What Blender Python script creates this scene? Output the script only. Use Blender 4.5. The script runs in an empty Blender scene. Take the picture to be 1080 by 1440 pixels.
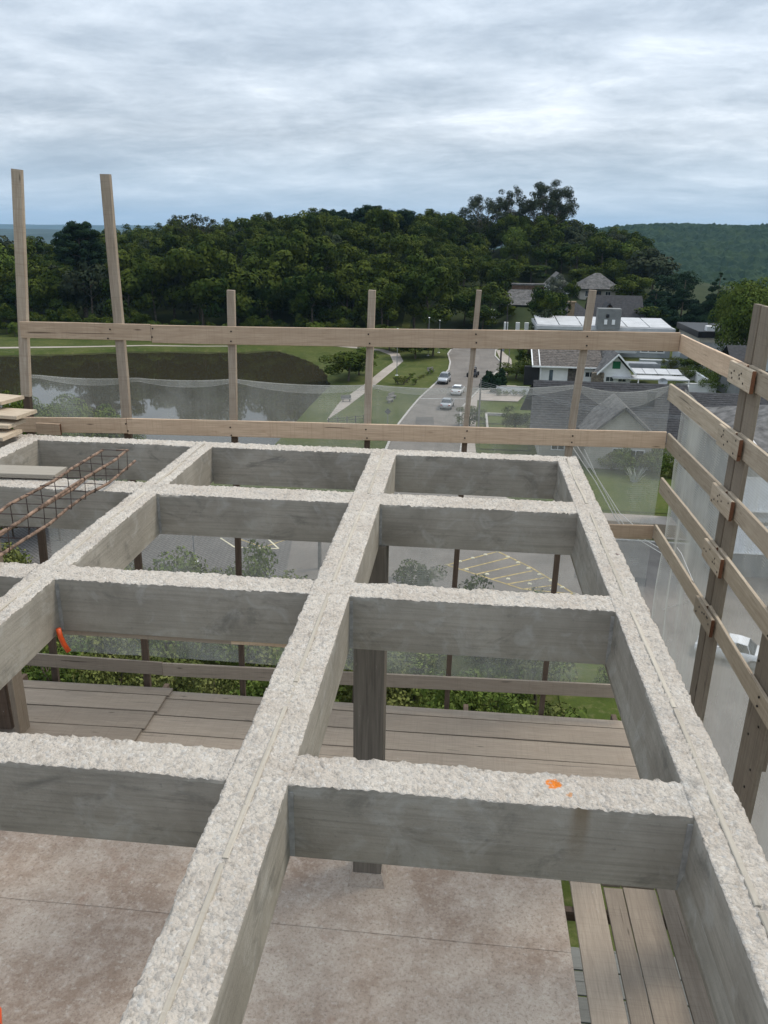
import bpy, math, random
import numpy as np
from mathutils import Vector, Matrix, noise
random.seed(7)
scene = bpy.context.scene
col = scene.collection
R = math.radians

# ------------------------------------------------------------------ camera
F = 1109.86
PITCH, YAW, ROLL, EYE = 0.343534, -0.0962232, 0.0155239, 1.6
def cam_axes():
    cp, sp = math.cos(PITCH), math.sin(PITCH); cy, sy = math.cos(YAW), math.sin(YAW)
    f = Vector((sy*cp, cy*cp, -sp)); r = Vector((cy, -sy, 0)); u = r.cross(f)
    return r*math.cos(ROLL)+u*math.sin(ROLL), u*math.cos(ROLL)-r*math.sin(ROLL), f
RI, UP, FW = cam_axes()
cam_d = bpy.data.cameras.new('camera'); cam = bpy.data.objects.new('camera', cam_d); col.objects.link(cam)
cam_d.sensor_fit = 'VERTICAL'; cam_d.sensor_height = 36; cam_d.lens = 36*F/1440
cam_d.clip_start = 0.05; cam_d.clip_end = 40000
m = Matrix.Identity(4)
for i in range(3):
    m[i][0] = RI[i]; m[i][1] = UP[i]; m[i][2] = -FW[i]
m[0][3], m[1][3], m[2][3] = 0, 0, EYE
cam.matrix_world = m
scene.camera = cam

def at(px, py, x=None, y=None, z=None):
    """world point on the plane x=, y= or z= that was measured at this place in the photograph"""
    d = FW + RI*((px-540)/F) - UP*((py-720)/F)
    t = x/d.x if x is not None else y/d.y if y is not None else (z-EYE)/d.z
    return Vector((0, 0, EYE)) + d*t

# ------------------------------------------------------------------ world, sun
SUN_EL, SUN_AZ = R(54), R(66)      # azimuth clockwise from +Y
world = bpy.data.worlds.new('World'); scene.world = world; world.use_nodes = True
nt = world.node_tree; nt.nodes.clear()
def N(t, **k):
    n = nt.nodes.new(t)
    for a, b in k.items(): setattr(n, a, b)
    return n
L = nt.links.new
out = N('ShaderNodeOutputWorld'); sky = N('ShaderNodeTexSky', sky_type='NISHITA', sun_disc=False)
sky.sun_elevation = SUN_EL; sky.sun_rotation = SUN_AZ; sky.air_density = 1.2; sky.dust_density = 1.0
bg1 = N('ShaderNodeBackground'); bg1.inputs[1].default_value = 0.05
L(sky.outputs[0], bg1.inputs[0])
tc = N('ShaderNodeTexCoord'); sep = N('ShaderNodeSeparateXYZ'); L(tc.outputs['Generated'], sep.inputs[0])
def M(op, a, b=None, c=None):
    n = N('ShaderNodeMath', operation=op)
    for i, v in enumerate((a, b, c)):
        if v is None: continue
        if isinstance(v, (int, float)): n.inputs[i].default_value = v
        else: L(v, n.inputs[i])
    return n.outputs[0]
zc = M('MAXIMUM', sep.outputs[2], 0.0)
den = M('ADD', zc, 0.17)
px_ = M('DIVIDE', sep.outputs[0], den); py_ = M('DIVIDE', sep.outputs[1], den)
comb = N('ShaderNodeCombineXYZ'); L(px_, comb.inputs[0]); L(py_, comb.inputs[1])
def noise_w(scale, detail, rough, dist, off, sx=1, sy=1):
    mp = N('ShaderNodeMapping'); L(comb.outputs[0], mp.inputs[0]); mp.inputs['Location'].default_value = off
    mp.inputs['Scale'].default_value = (sx, sy, 1); mp.inputs['Rotation'].default_value = (0, 0, 0.18)
    n = N('ShaderNodeTexNoise'); n.inputs['Scale'].default_value = scale; n.inputs['Detail'].default_value = detail
    n.inputs['Roughness'].default_value = rough; n.inputs['Distortion'].default_value = dist
    L(mp.outputs[0], n.inputs['Vector']); return n.outputs[0]
n1 = noise_w(1.15, 9, 0.6, 0.3, (8.4, 6.1, 0), 0.7, 1.15)
n2 = noise_w(3.4, 10, 0.66, 0.3, (7.3, 4.2, 2), 0.8, 0.95)
n3 = noise_w(0.22, 3, 0.5, 0.0, (1.3, 9.2, 5))
s = M('ADD', M('MULTIPLY', n1, 0.54), M('ADD', M('MULTIPLY', n2, 0.34), M('MULTIPLY', n3, 0.12)))
ramp = N('ShaderNodeValToRGB'); L(s, ramp.inputs[0])
cr = ramp.color_ramp
cr.elements[0].position = 0.38; cr.elements[0].color = (0.27, 0.315, 0.375, 1)
cr.elements[1].position = 0.64; cr.elements[1].color = (0.65, 0.69, 0.74, 1)
e = cr.elements.new(0.45); e.color = (0.335, 0.385, 0.445, 1)
e = cr.elements.new(0.54); e.color = (0.455, 0.505, 0.565, 1)
# towards the horizon the cloud deck melts into one blue grey band
fade = N('ShaderNodeMapRange'); fade.inputs[1].default_value = 0.0; fade.inputs[2].default_value = 0.10; L(sep.outputs[2], fade.inputs[0])
mixh = N('ShaderNodeMix', data_type='RGBA'); L(fade.outputs[0], mixh.inputs[0])
mixh.inputs[6].default_value = (0.31, 0.43, 0.56, 1); L(ramp.outputs[0], mixh.inputs[7])
fmul = M('ADD', M('MULTIPLY', fade.outputs[0], 0.8), 0.2); L(fmul, mixh.inputs[0])
bg2 = N('ShaderNodeBackground'); L(mixh.outputs[2], bg2.inputs[0])
# overcast luminance law: the deck brightens steadily towards the zenith
L(M('ADD', 0.98, M('MULTIPLY', zc, 1.25)), bg2.inputs[1])
add = N('ShaderNodeMixShader'); add.inputs[0].default_value = 0.88
L(bg1.outputs[0], add.inputs[1]); L(bg2.outputs[0], add.inputs[2]); L(add.outputs[0], out.inputs[0])

sd = bpy.data.lights.new('sun', 'SUN'); sd.energy = 1.5; sd.angle = R(16); sd.color = (1, 0.90, 0.76)
so = bpy.data.objects.new('sun', sd); col.objects.link(so)
sv = Vector((math.sin(SUN_AZ)*math.cos(SUN_EL), math.cos(SUN_AZ)*math.cos(SUN_EL), math.sin(SUN_EL)))
so.rotation_euler = (-sv).to_track_quat('-Z', 'Y').to_euler(); so.location = (0, 0, 30)
scene.view_settings.view_transform = 'Standard'; scene.view_settings.look = 'None'
scene.view_settings.gamma = 1; scene.view_settings.exposure = 0.62
scene.view_settings.use_curve_mapping = False
scene.render.engine = 'CYCLES'
scene.cycles.max_bounces = 8; scene.cycles.transparent_max_bounces = 24; scene.cycles.volume_bounces = 0

# ------------------------------------------------------------------ materials
class Mat:
    def __init__(s, name, rough=0.8, spec=0.3):
        s.m = bpy.data.materials.new(name); s.m.use_nodes = True; s.nt = s.m.node_tree
        s.b = s.nt.nodes['Principled BSDF']; s.b.inputs['Roughness'].default_value = rough
        s.b.inputs['Specular IOR Level'].default_value = spec
    def n(s, t, **k):
        x = s.nt.nodes.new(t)
        for a, b in k.items(): setattr(x, a, b)
        return x
    def l(s, a, b): s.nt.links.new(a, b)
    def coord(s, kind, scale=(1, 1, 1), loc=(0, 0, 0), rot=(0, 0, 0), rnd=False):
        if kind == 'World': o = s.n('ShaderNodeNewGeometry').outputs['Position']
        else: o = s.n('ShaderNodeTexCoord').outputs[kind]
        if rnd:
            oi = s.n('ShaderNodeObjectInfo'); ml = s.n('ShaderNodeVectorMath', operation='MULTIPLY_ADD')
            cmb = s.n('ShaderNodeCombineXYZ')
            for i in range(3): s.l(oi.outputs['Random'], cmb.inputs[i])
            s.l(cmb.outputs[0], ml.inputs[0]); ml.inputs[1].default_value = (37, 53, 71); s.l(o, ml.inputs[2]); o = ml.outputs[0]
        mp = s.n('ShaderNodeMapping'); s.l(o, mp.inputs[0])
        mp.inputs['Scale'].default_value = scale; mp.inputs['Location'].default_value = loc; mp.inputs['Rotation'].default_value = rot
        return mp.outputs[0]
    def noise(s, v, scale=5, detail=6, rough=0.55, dist=0):
        x = s.n('ShaderNodeTexNoise'); s.l(v, x.inputs['Vector'])
        x.inputs['Scale'].default_value = scale; x.inputs['Detail'].default_value = detail
        x.inputs['Roughness'].default_value = rough; x.inputs['Distortion'].default_value = dist
        return x.outputs[0]
    def voro(s, v, scale=5, feat='F1', out='Distance'):
        x = s.n('ShaderNodeTexVoronoi', feature=feat); s.l(v, x.inputs['Vector']); x.inputs['Scale'].default_value = scale
        return x.outputs[out]
    def rng(s, v, a, b, c=0, d=1):
        x = s.n('ShaderNodeMapRange'); s.l(v, x.inputs[0])
        for i, q in enumerate((a, b, c, d)): x.inputs[i+1].default_value = q
        return x.outputs[0]
    def mix(s, f, a, b, mode='MIX'):
        x = s.n('ShaderNodeMix', data_type='RGBA', blend_type=mode)
        for i, q in ((0, f), (6, a), (7, b)):
            if isinstance(q, (int, float)): x.inputs[i].default_value = q
            elif isinstance(q, tuple): x.inputs[i].default_value = (*q, 1) if len(q) == 3 else q
            else: s.l(q, x.inputs[i])
        return x.outputs[2]
    def math(s, op, a, b=0.0):
        x = s.n('ShaderNodeMath', operation=op)
        for i, q in enumerate((a, b)):
            if isinstance(q, (int, float)): x.inputs[i].default_value = q
            else: s.l(q, x.inputs[i])
        return x.outputs[0]
    def col(s, c):
        if isinstance(c, tuple): s.b.inputs['Base Color'].default_value = (*c, 1)
        else: s.l(c, s.b.inputs['Base Color'])
    def bump(s, h, strength=0.5, dist=0.01):
        x = s.n('ShaderNodeBump'); x.inputs['Strength'].default_value = strength; x.inputs['Distance'].default_value = dist
        s.l(h, x.inputs['Height']); s.l(x.outputs[0], s.b.inputs['Normal'])

def plain(name, c, rough=0.7, var=0.12, scale=3.0, spec=0.3, metal=0.0, bump=0.0):
    a = Mat(name, rough, spec); v = a.coord('Object', rnd=True); n = a.noise(v, scale, 7, 0.6)
    d = tuple(x*(1-var*1.6) for x in c); e = tuple(min(1, x*(1+var)) for x in c)
    a.col(a.mix(a.rng(n, 0.3, 0.7), d, e)); a.b.inputs['Metallic'].default_value = metal
    if bump: a.bump(n, 0.6, bump)
    return a.m

def make_concrete_top():
    a = Mat('rough_broken_concrete', 0.92, 0.2); v = a.coord('World')
    big = a.noise(v, 3.5, 5, 0.6); mid = a.noise(v, 38, 6, 0.7, 0.6); fine = a.noise(v, 170, 4, 0.7)
    c = a.mix(a.rng(big, 0.3, 0.7), (0.50, 0.44, 0.375), (0.62, 0.57, 0.50))
    c = a.mix(a.rng(mid, 0.52, 0.64, 0, 0.55), c, (0.27, 0.235, 0.195)); st_ = a.noise(v, 1.7, 6, 0.65, 0.5); c = a.mix(a.rng(st_, 0.55, 0.72, 0, 0.35), c, (0.40, 0.34, 0.275)); c = a.mix(a.rng(a.noise(a.coord('World', loc=(9, 3, 1)), 5, 6, 0.65), 0.56, 0.7, 0, 0.45), c, (0.33, 0.325, 0.31))
    c = a.mix(a.rng(fine, 0.58, 0.75, 0, 0.6), c, (0.25, 0.235, 0.22))
    vo = a.voro(v, 95, 'F1', 'Color'); sp = a.n('ShaderNodeSeparateColor'); a.l(vo, sp.inputs[0])
    c = a.mix(a.rng(sp.outputs[0], 0.86, 0.90, 0, 0.4), c, (0.30, 0.285, 0.27)); c = a.mix(a.rng(sp.outputs[1], 0.85, 0.9, 0, 0.35), c, (0.68, 0.66, 0.62))
    # orange spray mark on the third cross beam
    def spot(p, r, cc, c, jag=14):
        d = a.n('ShaderNodeVectorMath', operation='DISTANCE'); a.l(v, d.inputs[0]); d.inputs[1].default_value = p
        q = a.math('ADD', d.outputs['Value'], a.math('MULTIPLY', a.math('SUBTRACT', a.noise(v, jag*3, 4, 0.6), 0.5), r*2.6))
        return a.mix(a.rng(q, r*0.6, r, 1, 0), c, cc)
    c = spot((0.345, 2.055, 0.0), 0.026, (0.75, 0.22, 0.03), c)
    c = spot((0.385, 2.01, 0.0), 0.012, (0.55, 0.30, 0.16), c)
    c = spot((0.865, 3.98, 0.0), 0.016, (0.10, 0.035, 0.03), c)
    a.col(c); h = a.math('ADD', a.math('MULTIPLY', mid, 1.0), a.math('MULTIPLY', fine, 0.45)); h = a.math('SUBTRACT', h, a.math('MULTIPLY', a.voro(v, 95), 0.5)); a.bump(h, 1.0, 0.013)
    return a.m
def make_concrete_side():
    a = Mat('board_formed_concrete', 0.82, 0.25); v = a.coord('World', (1.3, 1.3, 42)); w = a.coord('World')
    st = a.noise(v, 1.6, 8, 0.65, 0.4); big = a.noise(w, 2.3, 6, 0.6, 0.5); fine = a.noise(w, 60, 5, 0.65)
    cloud = a.noise(w, 7, 8, 0.65, 1.0)
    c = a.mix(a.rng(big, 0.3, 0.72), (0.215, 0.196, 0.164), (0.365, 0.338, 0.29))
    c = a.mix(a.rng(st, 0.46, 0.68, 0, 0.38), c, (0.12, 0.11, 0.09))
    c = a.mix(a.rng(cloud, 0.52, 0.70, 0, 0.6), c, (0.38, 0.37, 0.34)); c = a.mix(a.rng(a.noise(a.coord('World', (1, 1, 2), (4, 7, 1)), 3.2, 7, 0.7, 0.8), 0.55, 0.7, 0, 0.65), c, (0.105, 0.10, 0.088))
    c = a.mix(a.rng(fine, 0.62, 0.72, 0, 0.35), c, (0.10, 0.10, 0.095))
    # rusty run below the spray mark
    sx = a.n('ShaderNodeSeparateXYZ'); a.l(w, sx.inputs[0])
    dx = a.math('ABSOLUTE', a.math('SUBTRACT', a.math('ADD', sx.outputs[0], a.math('MULTIPLY', cloud, 0.05)), 0.435))
    f = a.math('MULTIPLY', a.rng(dx, 0.012, 0.035, 0.75, 0), a.math('MULTIPLY', a.rng(sx.outputs[2], -0.22, -0.02, 0, 1), a.rng(sx.outputs[1], 2.3, 2.2, 0, 1)))
    c = a.mix(f, c, (0.17, 0.125, 0.075))
    a.col(c); a.bump(a.math('ADD', a.math('MULTIPLY', st, 0.7), fine), 0.55, 0.004)
    return a.m
def make_slab():
    a = Mat('stained_slab_concrete', 0.88, 0.2); w = a.coord('World')
    sxx = a.n('ShaderNodeSeparateXYZ'); a.l(w, sxx.inputs[0]); big = a.math('ADD', a.noise(w, 0.8, 7, 0.66, 0.1), a.rng(sxx.outputs[0], -1.6, 0.4, -0.10, 0.05)); mid = a.noise(w, 6.5, 10, 0.78, 0.15); fine = a.noise(w, 45, 6, 0.75); gr = a.noise(w, 150, 3, 0.7)
    c = a.mix(a.rng(big, 0.38, 0.62), (0.265, 0.20, 0.155), (0.47, 0.41, 0.345))
    c = a.mix(a.rng(mid, 0.44, 0.66, 0, 0.55), c, (0.54, 0.475, 0.41))
    c = a.mix(a.rng(fine, 0.50, 0.64, 0, 0.65), c, (0.18, 0.135, 0.105)); c = a.mix(a.rng(a.noise(w, 22, 5, 0.7), 0.54, 0.66, 0, 0.45), c, (0.50, 0.46, 0.41))
    c = a.mix(a.rng(gr, 0.62, 0.7, 0, 0.7), c, (0.09, 0.075, 0.065))
    rust = a.noise(w, 2.2, 6, 0.7, 0.1); c = a.mix(a.rng(rust, 0.62, 0.75, 0, 0.6), c, (0.25, 0.15, 0.105))
    a.col(c); a.bump(a.math('ADD', fine, a.math('MULTIPLY', mid, 2)), 0.5, 0.008)
    return a.m
def make_wood(name, light, dark, wet=0.0, rust=0.25):
    a = Mat(name, 0.8, 0.22); o = a.coord('Object', (1.2, 22, 22), rnd=True); q = a.coord('Object', rnd=True)
    g = a.noise(o, 2.2, 9, 0.62, 1.2); g2 = a.noise(a.coord('Object', (3, 90, 90), rnd=True), 2, 4, 0.6, 0.3)
    saw = a.noise(a.coord('Object', (95, 1.5, 1.5), rnd=True), 1.0, 3, 0.6)
    blot = a.noise(q, 2.6, 6, 0.6, 0.5)
    oi = a.n('ShaderNodeObjectInfo')
    mid = tuple((x+y)/2 for x, y in zip(light, dark))
    c = a.mix(a.rng(g, 0.34, 0.66), mid, light)
    c = a.mix(a.rng(g2, 0.5, 0.72, 0, 0.45), c, dark)
    c = a.mix(a.rng(saw, 0.52, 0.7, 0, 0.28), c, dark)
    c = a.mix(a.rng(blot, 0.5, 0.75, 0, 0.5), c, mid)
    kn = a.voro(a.coord('Object', (1.4, 7.5, 7.5), rnd=True), 1.5); c = a.mix(a.rng(kn, 0.03, 0.10, 0.85, 0), c, tuple(x*0.35 for x in dark))
    ru = a.noise(a.coord('Object', (3, 9, 9), rnd=True), 1.5, 4, 0.6, 0.8); c = a.mix(a.rng(ru, 0.64, 0.76, 0, rust), c, (0.20, 0.075, 0.03))
    ck = a.noise(a.coord('Object', (0.9, 60, 60), rnd=True), 1.0, 3, 0.5, 0.6); c = a.mix(a.rng(ck, 0.69, 0.71, 0, 0.75), c, tuple(x*0.3 for x in dark))
    sp = a.noise(a.coord('Object', (6, 16, 16), rnd=True), 1.6, 6, 0.75); c = a.mix(a.rng(sp, 0.66, 0.72, 0, 0.5), c, (0.46, 0.45, 0.43))
    h = a.n('ShaderNodeHueSaturation'); a.l(c, h.inputs['Color']); a.l(a.rng(oi.outputs['Random'], 0, 1, 0.76, 1.18), h.inputs['Value'])
    a.l(h.outputs[0], a.b.inputs['Base Color'])
    a.bump(a.math('ADD', g, a.math('MULTIPLY', saw, 0.6)), 0.5, 0.003)
    return a.m
def make_leaf(name, c1, c2, c3, scale=0.5, rough=0.9):
    a = Mat(name, rough, 0.06); oi = a.n('ShaderNodeObjectInfo'); v = a.coord('Object', rnd=True)
    c = a.mix(oi.outputs['Random'], c1, c2)
    c = a.mix(a.rng(a.noise(v, scale, 4, 0.6), 0.45, 0.68, 0, 0.8), c, c3)
    c = a.mix(a.rng(a.noise(v, scale*9, 2, 0.6), 0.4, 0.7, 0, 0.4), c, tuple(x*0.5 for x in c1))
    a.col(c)
    return a.m
def make_grass(name, c1, c2, c3, scale=0.15, b=0.03):
    a = Mat(name, 0.95, 0.1); w = a.coord('World')
    c = a.mix(a.rng(a.noise(w, scale, 6, 0.6), 0.35, 0.65), c1, c2)
    c = a.mix(a.rng(a.noise(w, scale*7, 6, 0.65), 0.52, 0.72, 0, 0.6), c, c3)
    c = a.mix(a.rng(a.noise(w, 9, 3, 0.7), 0.4, 0.8, 0, 0.5), c, tuple(x*0.5 for x in c1))
    a.col(c); a.bump(a.noise(w, 5, 6, 0.7), 0.7, b); return a.m
def make_asphalt(name, c1, c2, pav=False):
    a = Mat(name, 0.9, 0.2); w = a.coord('World')
    c = a.mix(a.rng(a.noise(w, 0.25, 7, 0.6, 0.6), 0.35, 0.65), c1, c2)
    c = a.mix(a.rng(a.noise(a.coord('World', (0.5, 0.06, 1)), 2, 5, 0.6), 0.5, 0.7, 0, 0.35), c, tuple(x*0.7 for x in c1))
    c = a.mix(a.rng(a.noise(w, 14, 3, 0.7), 0.4, 0.75, 0, 0.35), c, tuple(x*1.35 for x in c2))
    if pav:
        v = a.coord('World', rot=(0, 0, R(38))); br = a.n('ShaderNodeTexBrick'); a.l(v, br.inputs[0])
        br.inputs['Scale'].default_value = 0.9; br.inputs['Mortar Size'].default_value = 0.03
        br.inputs['Color1'].default_value = (1, 1, 1, 1); br.inputs['Color2'].default_value = (0.85, 0.85, 0.85, 1); br.inputs['Mortar'].default_value = (0.45, 0.45, 0.45, 1)
        c = a.mix(1.0, c, br.outputs[0], 'MULTIPLY')
    a.col(c); return a.m
def make_net(name, alpha, tint=(0.52, 0.52, 0.49)):
    a = Mat(name); nt_ = a.nt
    tr = a.n('ShaderNodeBsdfTransparent'); df = a.n('ShaderNodeBsdfDiffuse'); tl = a.n('ShaderNodeBsdfTranslucent')
    df.inputs[0].default_value = (*tint, 1); tl.inputs[0].default_value = (*tint, 1)
    ms = a.n('ShaderNodeMixShader'); ms.inputs[0].default_value = 0.5; a.l(df.outputs[0], ms.inputs[1]); a.l(tl.outputs[0], ms.inputs[2])
    # thread cover: threads close up when the cloth is seen at a slant
    g = a.n('ShaderNodeNewGeometry'); dp = a.n('ShaderNodeVectorMath', operation='DOT_PRODUCT'); a.l(g.outputs['Incoming'], dp.inputs[0]); a.l(g.outputs['Normal'], dp.inputs[1])
    cs = a.math('MAXIMUM', a.math('ABSOLUTE', dp.outputs['Value']), 0.12)
    v = a.coord('World'); nn = a.noise(a.coord('World', (14, 14, 0.6)), 1.0, 6, 0.65, 0.3); n2_ = a.noise(v, 1.4, 4, 0.6)
    dens = a.math('ADD', a.math('MULTIPLY', a.rng(nn, 0.35, 0.75, 0.85, 1.2), alpha), a.math('MULTIPLY', a.rng(n2_, 0.4, 0.7, -0.3, 0.5), alpha))
    wv = a.n('ShaderNodeTexWave', wave_type='BANDS', bands_direction='Z'); a.l(v, wv.inputs[0]); wv.inputs['Scale'].default_value = 16; wv.inputs['Distortion'].default_value = 0.6; wv.inputs['Detail'].default_value = 2
    dens = a.math('MULTIPLY', dens, a.rng(wv.outputs['Fac'], 0, 1, 0.92, 1.08))
    al = a.math('SUBTRACT', 1.0, a.math('POWER', a.math('SUBTRACT', 1.0, dens), a.math('DIVIDE', 1.0, cs)))
    mx = a.n('ShaderNodeMixShader'); a.l(al, mx.inputs[0]); a.l(tr.outputs[0], mx.inputs[1]); a.l(ms.outputs[0], mx.inputs[2])
    a.l(mx.outputs[0], nt_.nodes['Material Output'].inputs['Surface'])
    return a.m
def make_water():
    a = Mat('brown_pond_water', 0.03, 0.5); a.col((0.034, 0.030, 0.018)); a.b.inputs['IOR'].default_value = 1.33
    w = a.coord('World', (1, 2.2, 1)); a.bump(a.noise(w, 0.12, 2, 0.5), 0.05, 0.05); return a.m
def make_glass(name='dark_window_glass', c=(0.02, 0.025, 0.03)):
    a = Mat(name, 0.08, 0.6); v = a.coord('Object', rnd=True)
    a.col(a.mix(a.rng(a.noise(v, 1.2, 3), 0.4, 0.6), c, tuple(x*2.2 for x in c))); return a.m

MAT = dict(
 ctop=make_concrete_top(), cside=make_concrete_side(), slab=make_slab(),
 rail=make_wood('pinkish_sawn_pine', (0.60, 0.455, 0.325), (0.31, 0.205, 0.135)),
 railr=make_wood('sun_bleached_pine', (0.51, 0.425, 0.32), (0.23, 0.17, 0.115), rust=0.35),
 post=make_wood('pale_post_timber', (0.47, 0.395, 0.31), (0.2, 0.135, 0.095)),
 postr=make_wood('grey_brown_plank', (0.235, 0.195, 0.15), (0.11, 0.085, 0.062), rust=0.1),
 deck=make_wood('weathered_deck_board', (0.325, 0.272, 0.215), (0.175, 0.138, 0.108), rust=0.12),
 deckgrey=make_wood('grey_green_old_board', (0.17, 0.17, 0.155), (0.09, 0.09, 0.08), rust=0.0),
 darkwood=make_wood('dark_wet_timber', (0.13, 0.095, 0.07), (0.05, 0.033, 0.025), rust=0.4),
 batten=make_wood('cream_batten_wood', (0.43, 0.39, 0.325), (0.28, 0.245, 0.20), rust=0.05),
 endgrain=make_wood('red_brown_end_grain', (0.19, 0.085, 0.045), (0.10, 0.045, 0.025)),
 column=make_concrete_side(),
 rebar=plain('rusty_rebar_steel', (0.21, 0.14, 0.10), 0.85, 0.6, 25, metal=0.0),
 wire=plain('dark_stirrup_wire', (0.06, 0.04, 0.035), 0.6, 0.3, 20, metal=0.4),
 orange=plain('orange_plastic_conduit', (0.72, 0.09, 0.015), 0.35, 0.1, 8, spec=0.5),
 cord=plain('white_nylon_cord', (0.72, 0.72, 0.72), 0.6, 0.05),
 mortar=plain('pale_mortar_fillet', (0.30, 0.295, 0.28), 0.9, 0.2, 30),
 nail=plain('dark_nail_head', (0.02, 0.016, 0.014), 0.5),
 net=make_net('white_debris_netting', 0.28), net2=make_net('side_debris_netting', 0.17), net3=make_net('folded_debris_netting', 0.22),
 water=make_water(), glass=make_glass(), glassblue=make_glass('blue_grey_window_glass', (0.06, 0.08, 0.10)),
 leaf=make_leaf('forest_foliage', (0.018, 0.035, 0.006), (0.044, 0.062, 0.009), (0.105, 0.122, 0.02), 0.22),
 leafdark=make_leaf('dark_conifer_foliage', (0.012, 0.026, 0.014), (0.016, 0.032, 0.014), (0.022, 0.042, 0.020), 0.3),
 leafyel=make_leaf('yellow_green_foliage', (0.055, 0.085, 0.014), (0.08, 0.115, 0.02), (0.125, 0.15, 0.03), 0.3),
 leafgrey=make_leaf('grey_flowering_foliage', (0.07, 0.085, 0.055), (0.09, 0.10, 0.07), (0.17, 0.17, 0.14), 0.5),
 leafeuc=make_leaf('eucalyptus_foliage', (0.030, 0.042, 0.022), (0.04, 0.052, 0.028), (0.07, 0.075, 0.04), 0.3),
 leafnear=make_leaf('shrub_foliage', (0.06, 0.095, 0.018), (0.10, 0.135, 0.028), (0.17, 0.20, 0.05), 0.7),
 leafolive=make_leaf('olive_shrub_foliage', (0.08, 0.10, 0.028), (0.13, 0.145, 0.04), (0.20, 0.20, 0.07), 0.7),
 bark=plain('grey_brown_bark', (0.10, 0.08, 0.06), 0.95, 0.4, 4), barkpale=plain('pale_eucalyptus_bark', (0.20, 0.17, 0.14), 0.9, 0.4, 3),
 grass=make_grass('mown_meadow_grass', (0.045, 0.064, 0.014), (0.082, 0.094, 0.026), (0.165, 0.15, 0.07)),
 lawn=make_grass('bright_lawn_grass', (0.055, 0.078, 0.016), (0.085, 0.104, 0.026), (0.165, 0.15, 0.07), 0.3),
 dirt=make_grass('bare_earth', (0.15, 0.115, 0.08), (0.21, 0.17, 0.125), (0.10, 0.10, 0.05), 0.4),
 asphalt=make_asphalt('worn_asphalt', (0.125, 0.113, 0.10), (0.185, 0.168, 0.15)),
 setts=make_asphalt('dark_paving_setts', (0.12, 0.112, 0.105), (0.165, 0.155, 0.145), True),
 pave=make_asphalt('pale_path_paving', (0.27, 0.235, 0.20), (0.36, 0.32, 0.28)),
 patch=make_asphalt('newer_asphalt_patch', (0.085, 0.08, 0.075), (0.115, 0.108, 0.10)),
 kerb=plain('kerb_concrete', (0.40, 0.38, 0.35), 0.9, 0.2, 2), yellow=plain('worn_yellow_paint', (0.42, 0.32, 0.13), 0.8, 0.35, 3),
 stud=plain('pale_road_stud', (0.65, 0.60, 0.42), 0.6), roadwhite=plain('white_road_paint', (0.62, 0.62, 0.60), 0.8, 0.2),
 white=plain('white_render', (0.74, 0.74, 0.73), 0.8, 0.06, 0.8), cream=plain('beige_render', (0.42, 0.40, 0.35), 0.85, 0.12, 0.7),
 grey=plain('grey_render', (0.19, 0.195, 0.19), 0.85, 0.15, 0.6), pgrey=plain('pale_grey_cladding', (0.34, 0.36, 0.37), 0.7, 0.1, 0.6),
 stone=plain('brown_fieldstone', (0.20, 0.165, 0.125), 0.9, 0.5, 3), brick=plain('tan_chimney_brick', (0.27, 0.20, 0.13), 0.9, 0.2, 5),
 tileb=plain('brown_grey_roof_tile', (0.115, 0.10, 0.088), 0.85, 0.35, 2), tilek=plain('charcoal_roof_shingle', (0.042, 0.042, 0.045), 0.85, 0.3, 2),
 tileg=plain('weathered_grey_roof_tile', (0.13, 0.125, 0.12), 0.9, 0.4, 1.2), black=plain('black_trim_and_recess_shade', (0.015, 0.015, 0.016), 0.5),
 woodtrim=plain('brown_house_timber', (0.12, 0.075, 0.05), 0.8, 0.3, 3), greenp=plain('green_shutter_paint', (0.01, 0.12, 0.045), 0.5, 0.1),
 metalroof=plain('white_sheet_roof', (0.46, 0.465, 0.47), 0.5, 0.12, 0.5), steel=plain('grey_steel', (0.28, 0.29, 0.30), 0.5, 0.1, 2, metal=0.5),
 darksteel=plain('dark_pole_steel', (0.05, 0.045, 0.04), 0.7, 0.2, 2), polec=plain('grey_pole_concrete', (0.20, 0.19, 0.175), 0.9, 0.2, 2),
 silver=plain('silver_car_paint', (0.42, 0.43, 0.44), 0.3, 0.03, spec=0.5, metal=0.5), carwhite=plain('white_car_paint', (0.72, 0.73, 0.74), 0.3, 0.02, spec=0.5),
 cardark=plain('dark_car_paint', (0.035, 0.035, 0.04), 0.35, 0.1, spec=0.5), tyre=plain('tyre_rubber', (0.018, 0.018, 0.018), 0.8),
 red=plain('red_tail_lamp', (0.35, 0.02, 0.015), 0.3), lampglass=plain('clear_headlamp', (0.6, 0.62, 0.65), 0.2, 0.02),
 signy=plain('sign_plate_back', (0.10, 0.10, 0.10), 0.6), curtain=plain('white_curtain_cloth', (0.72, 0.74, 0.76), 0.9, 0.1, 2),
 hills=plain('blue_green_far_hills', (0.028, 0.05, 0.04), 0.95, 0.3, 0.002), person=plain('dark_rider_clothing', (0.03, 0.03, 0.04), 0.9),
)

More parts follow.
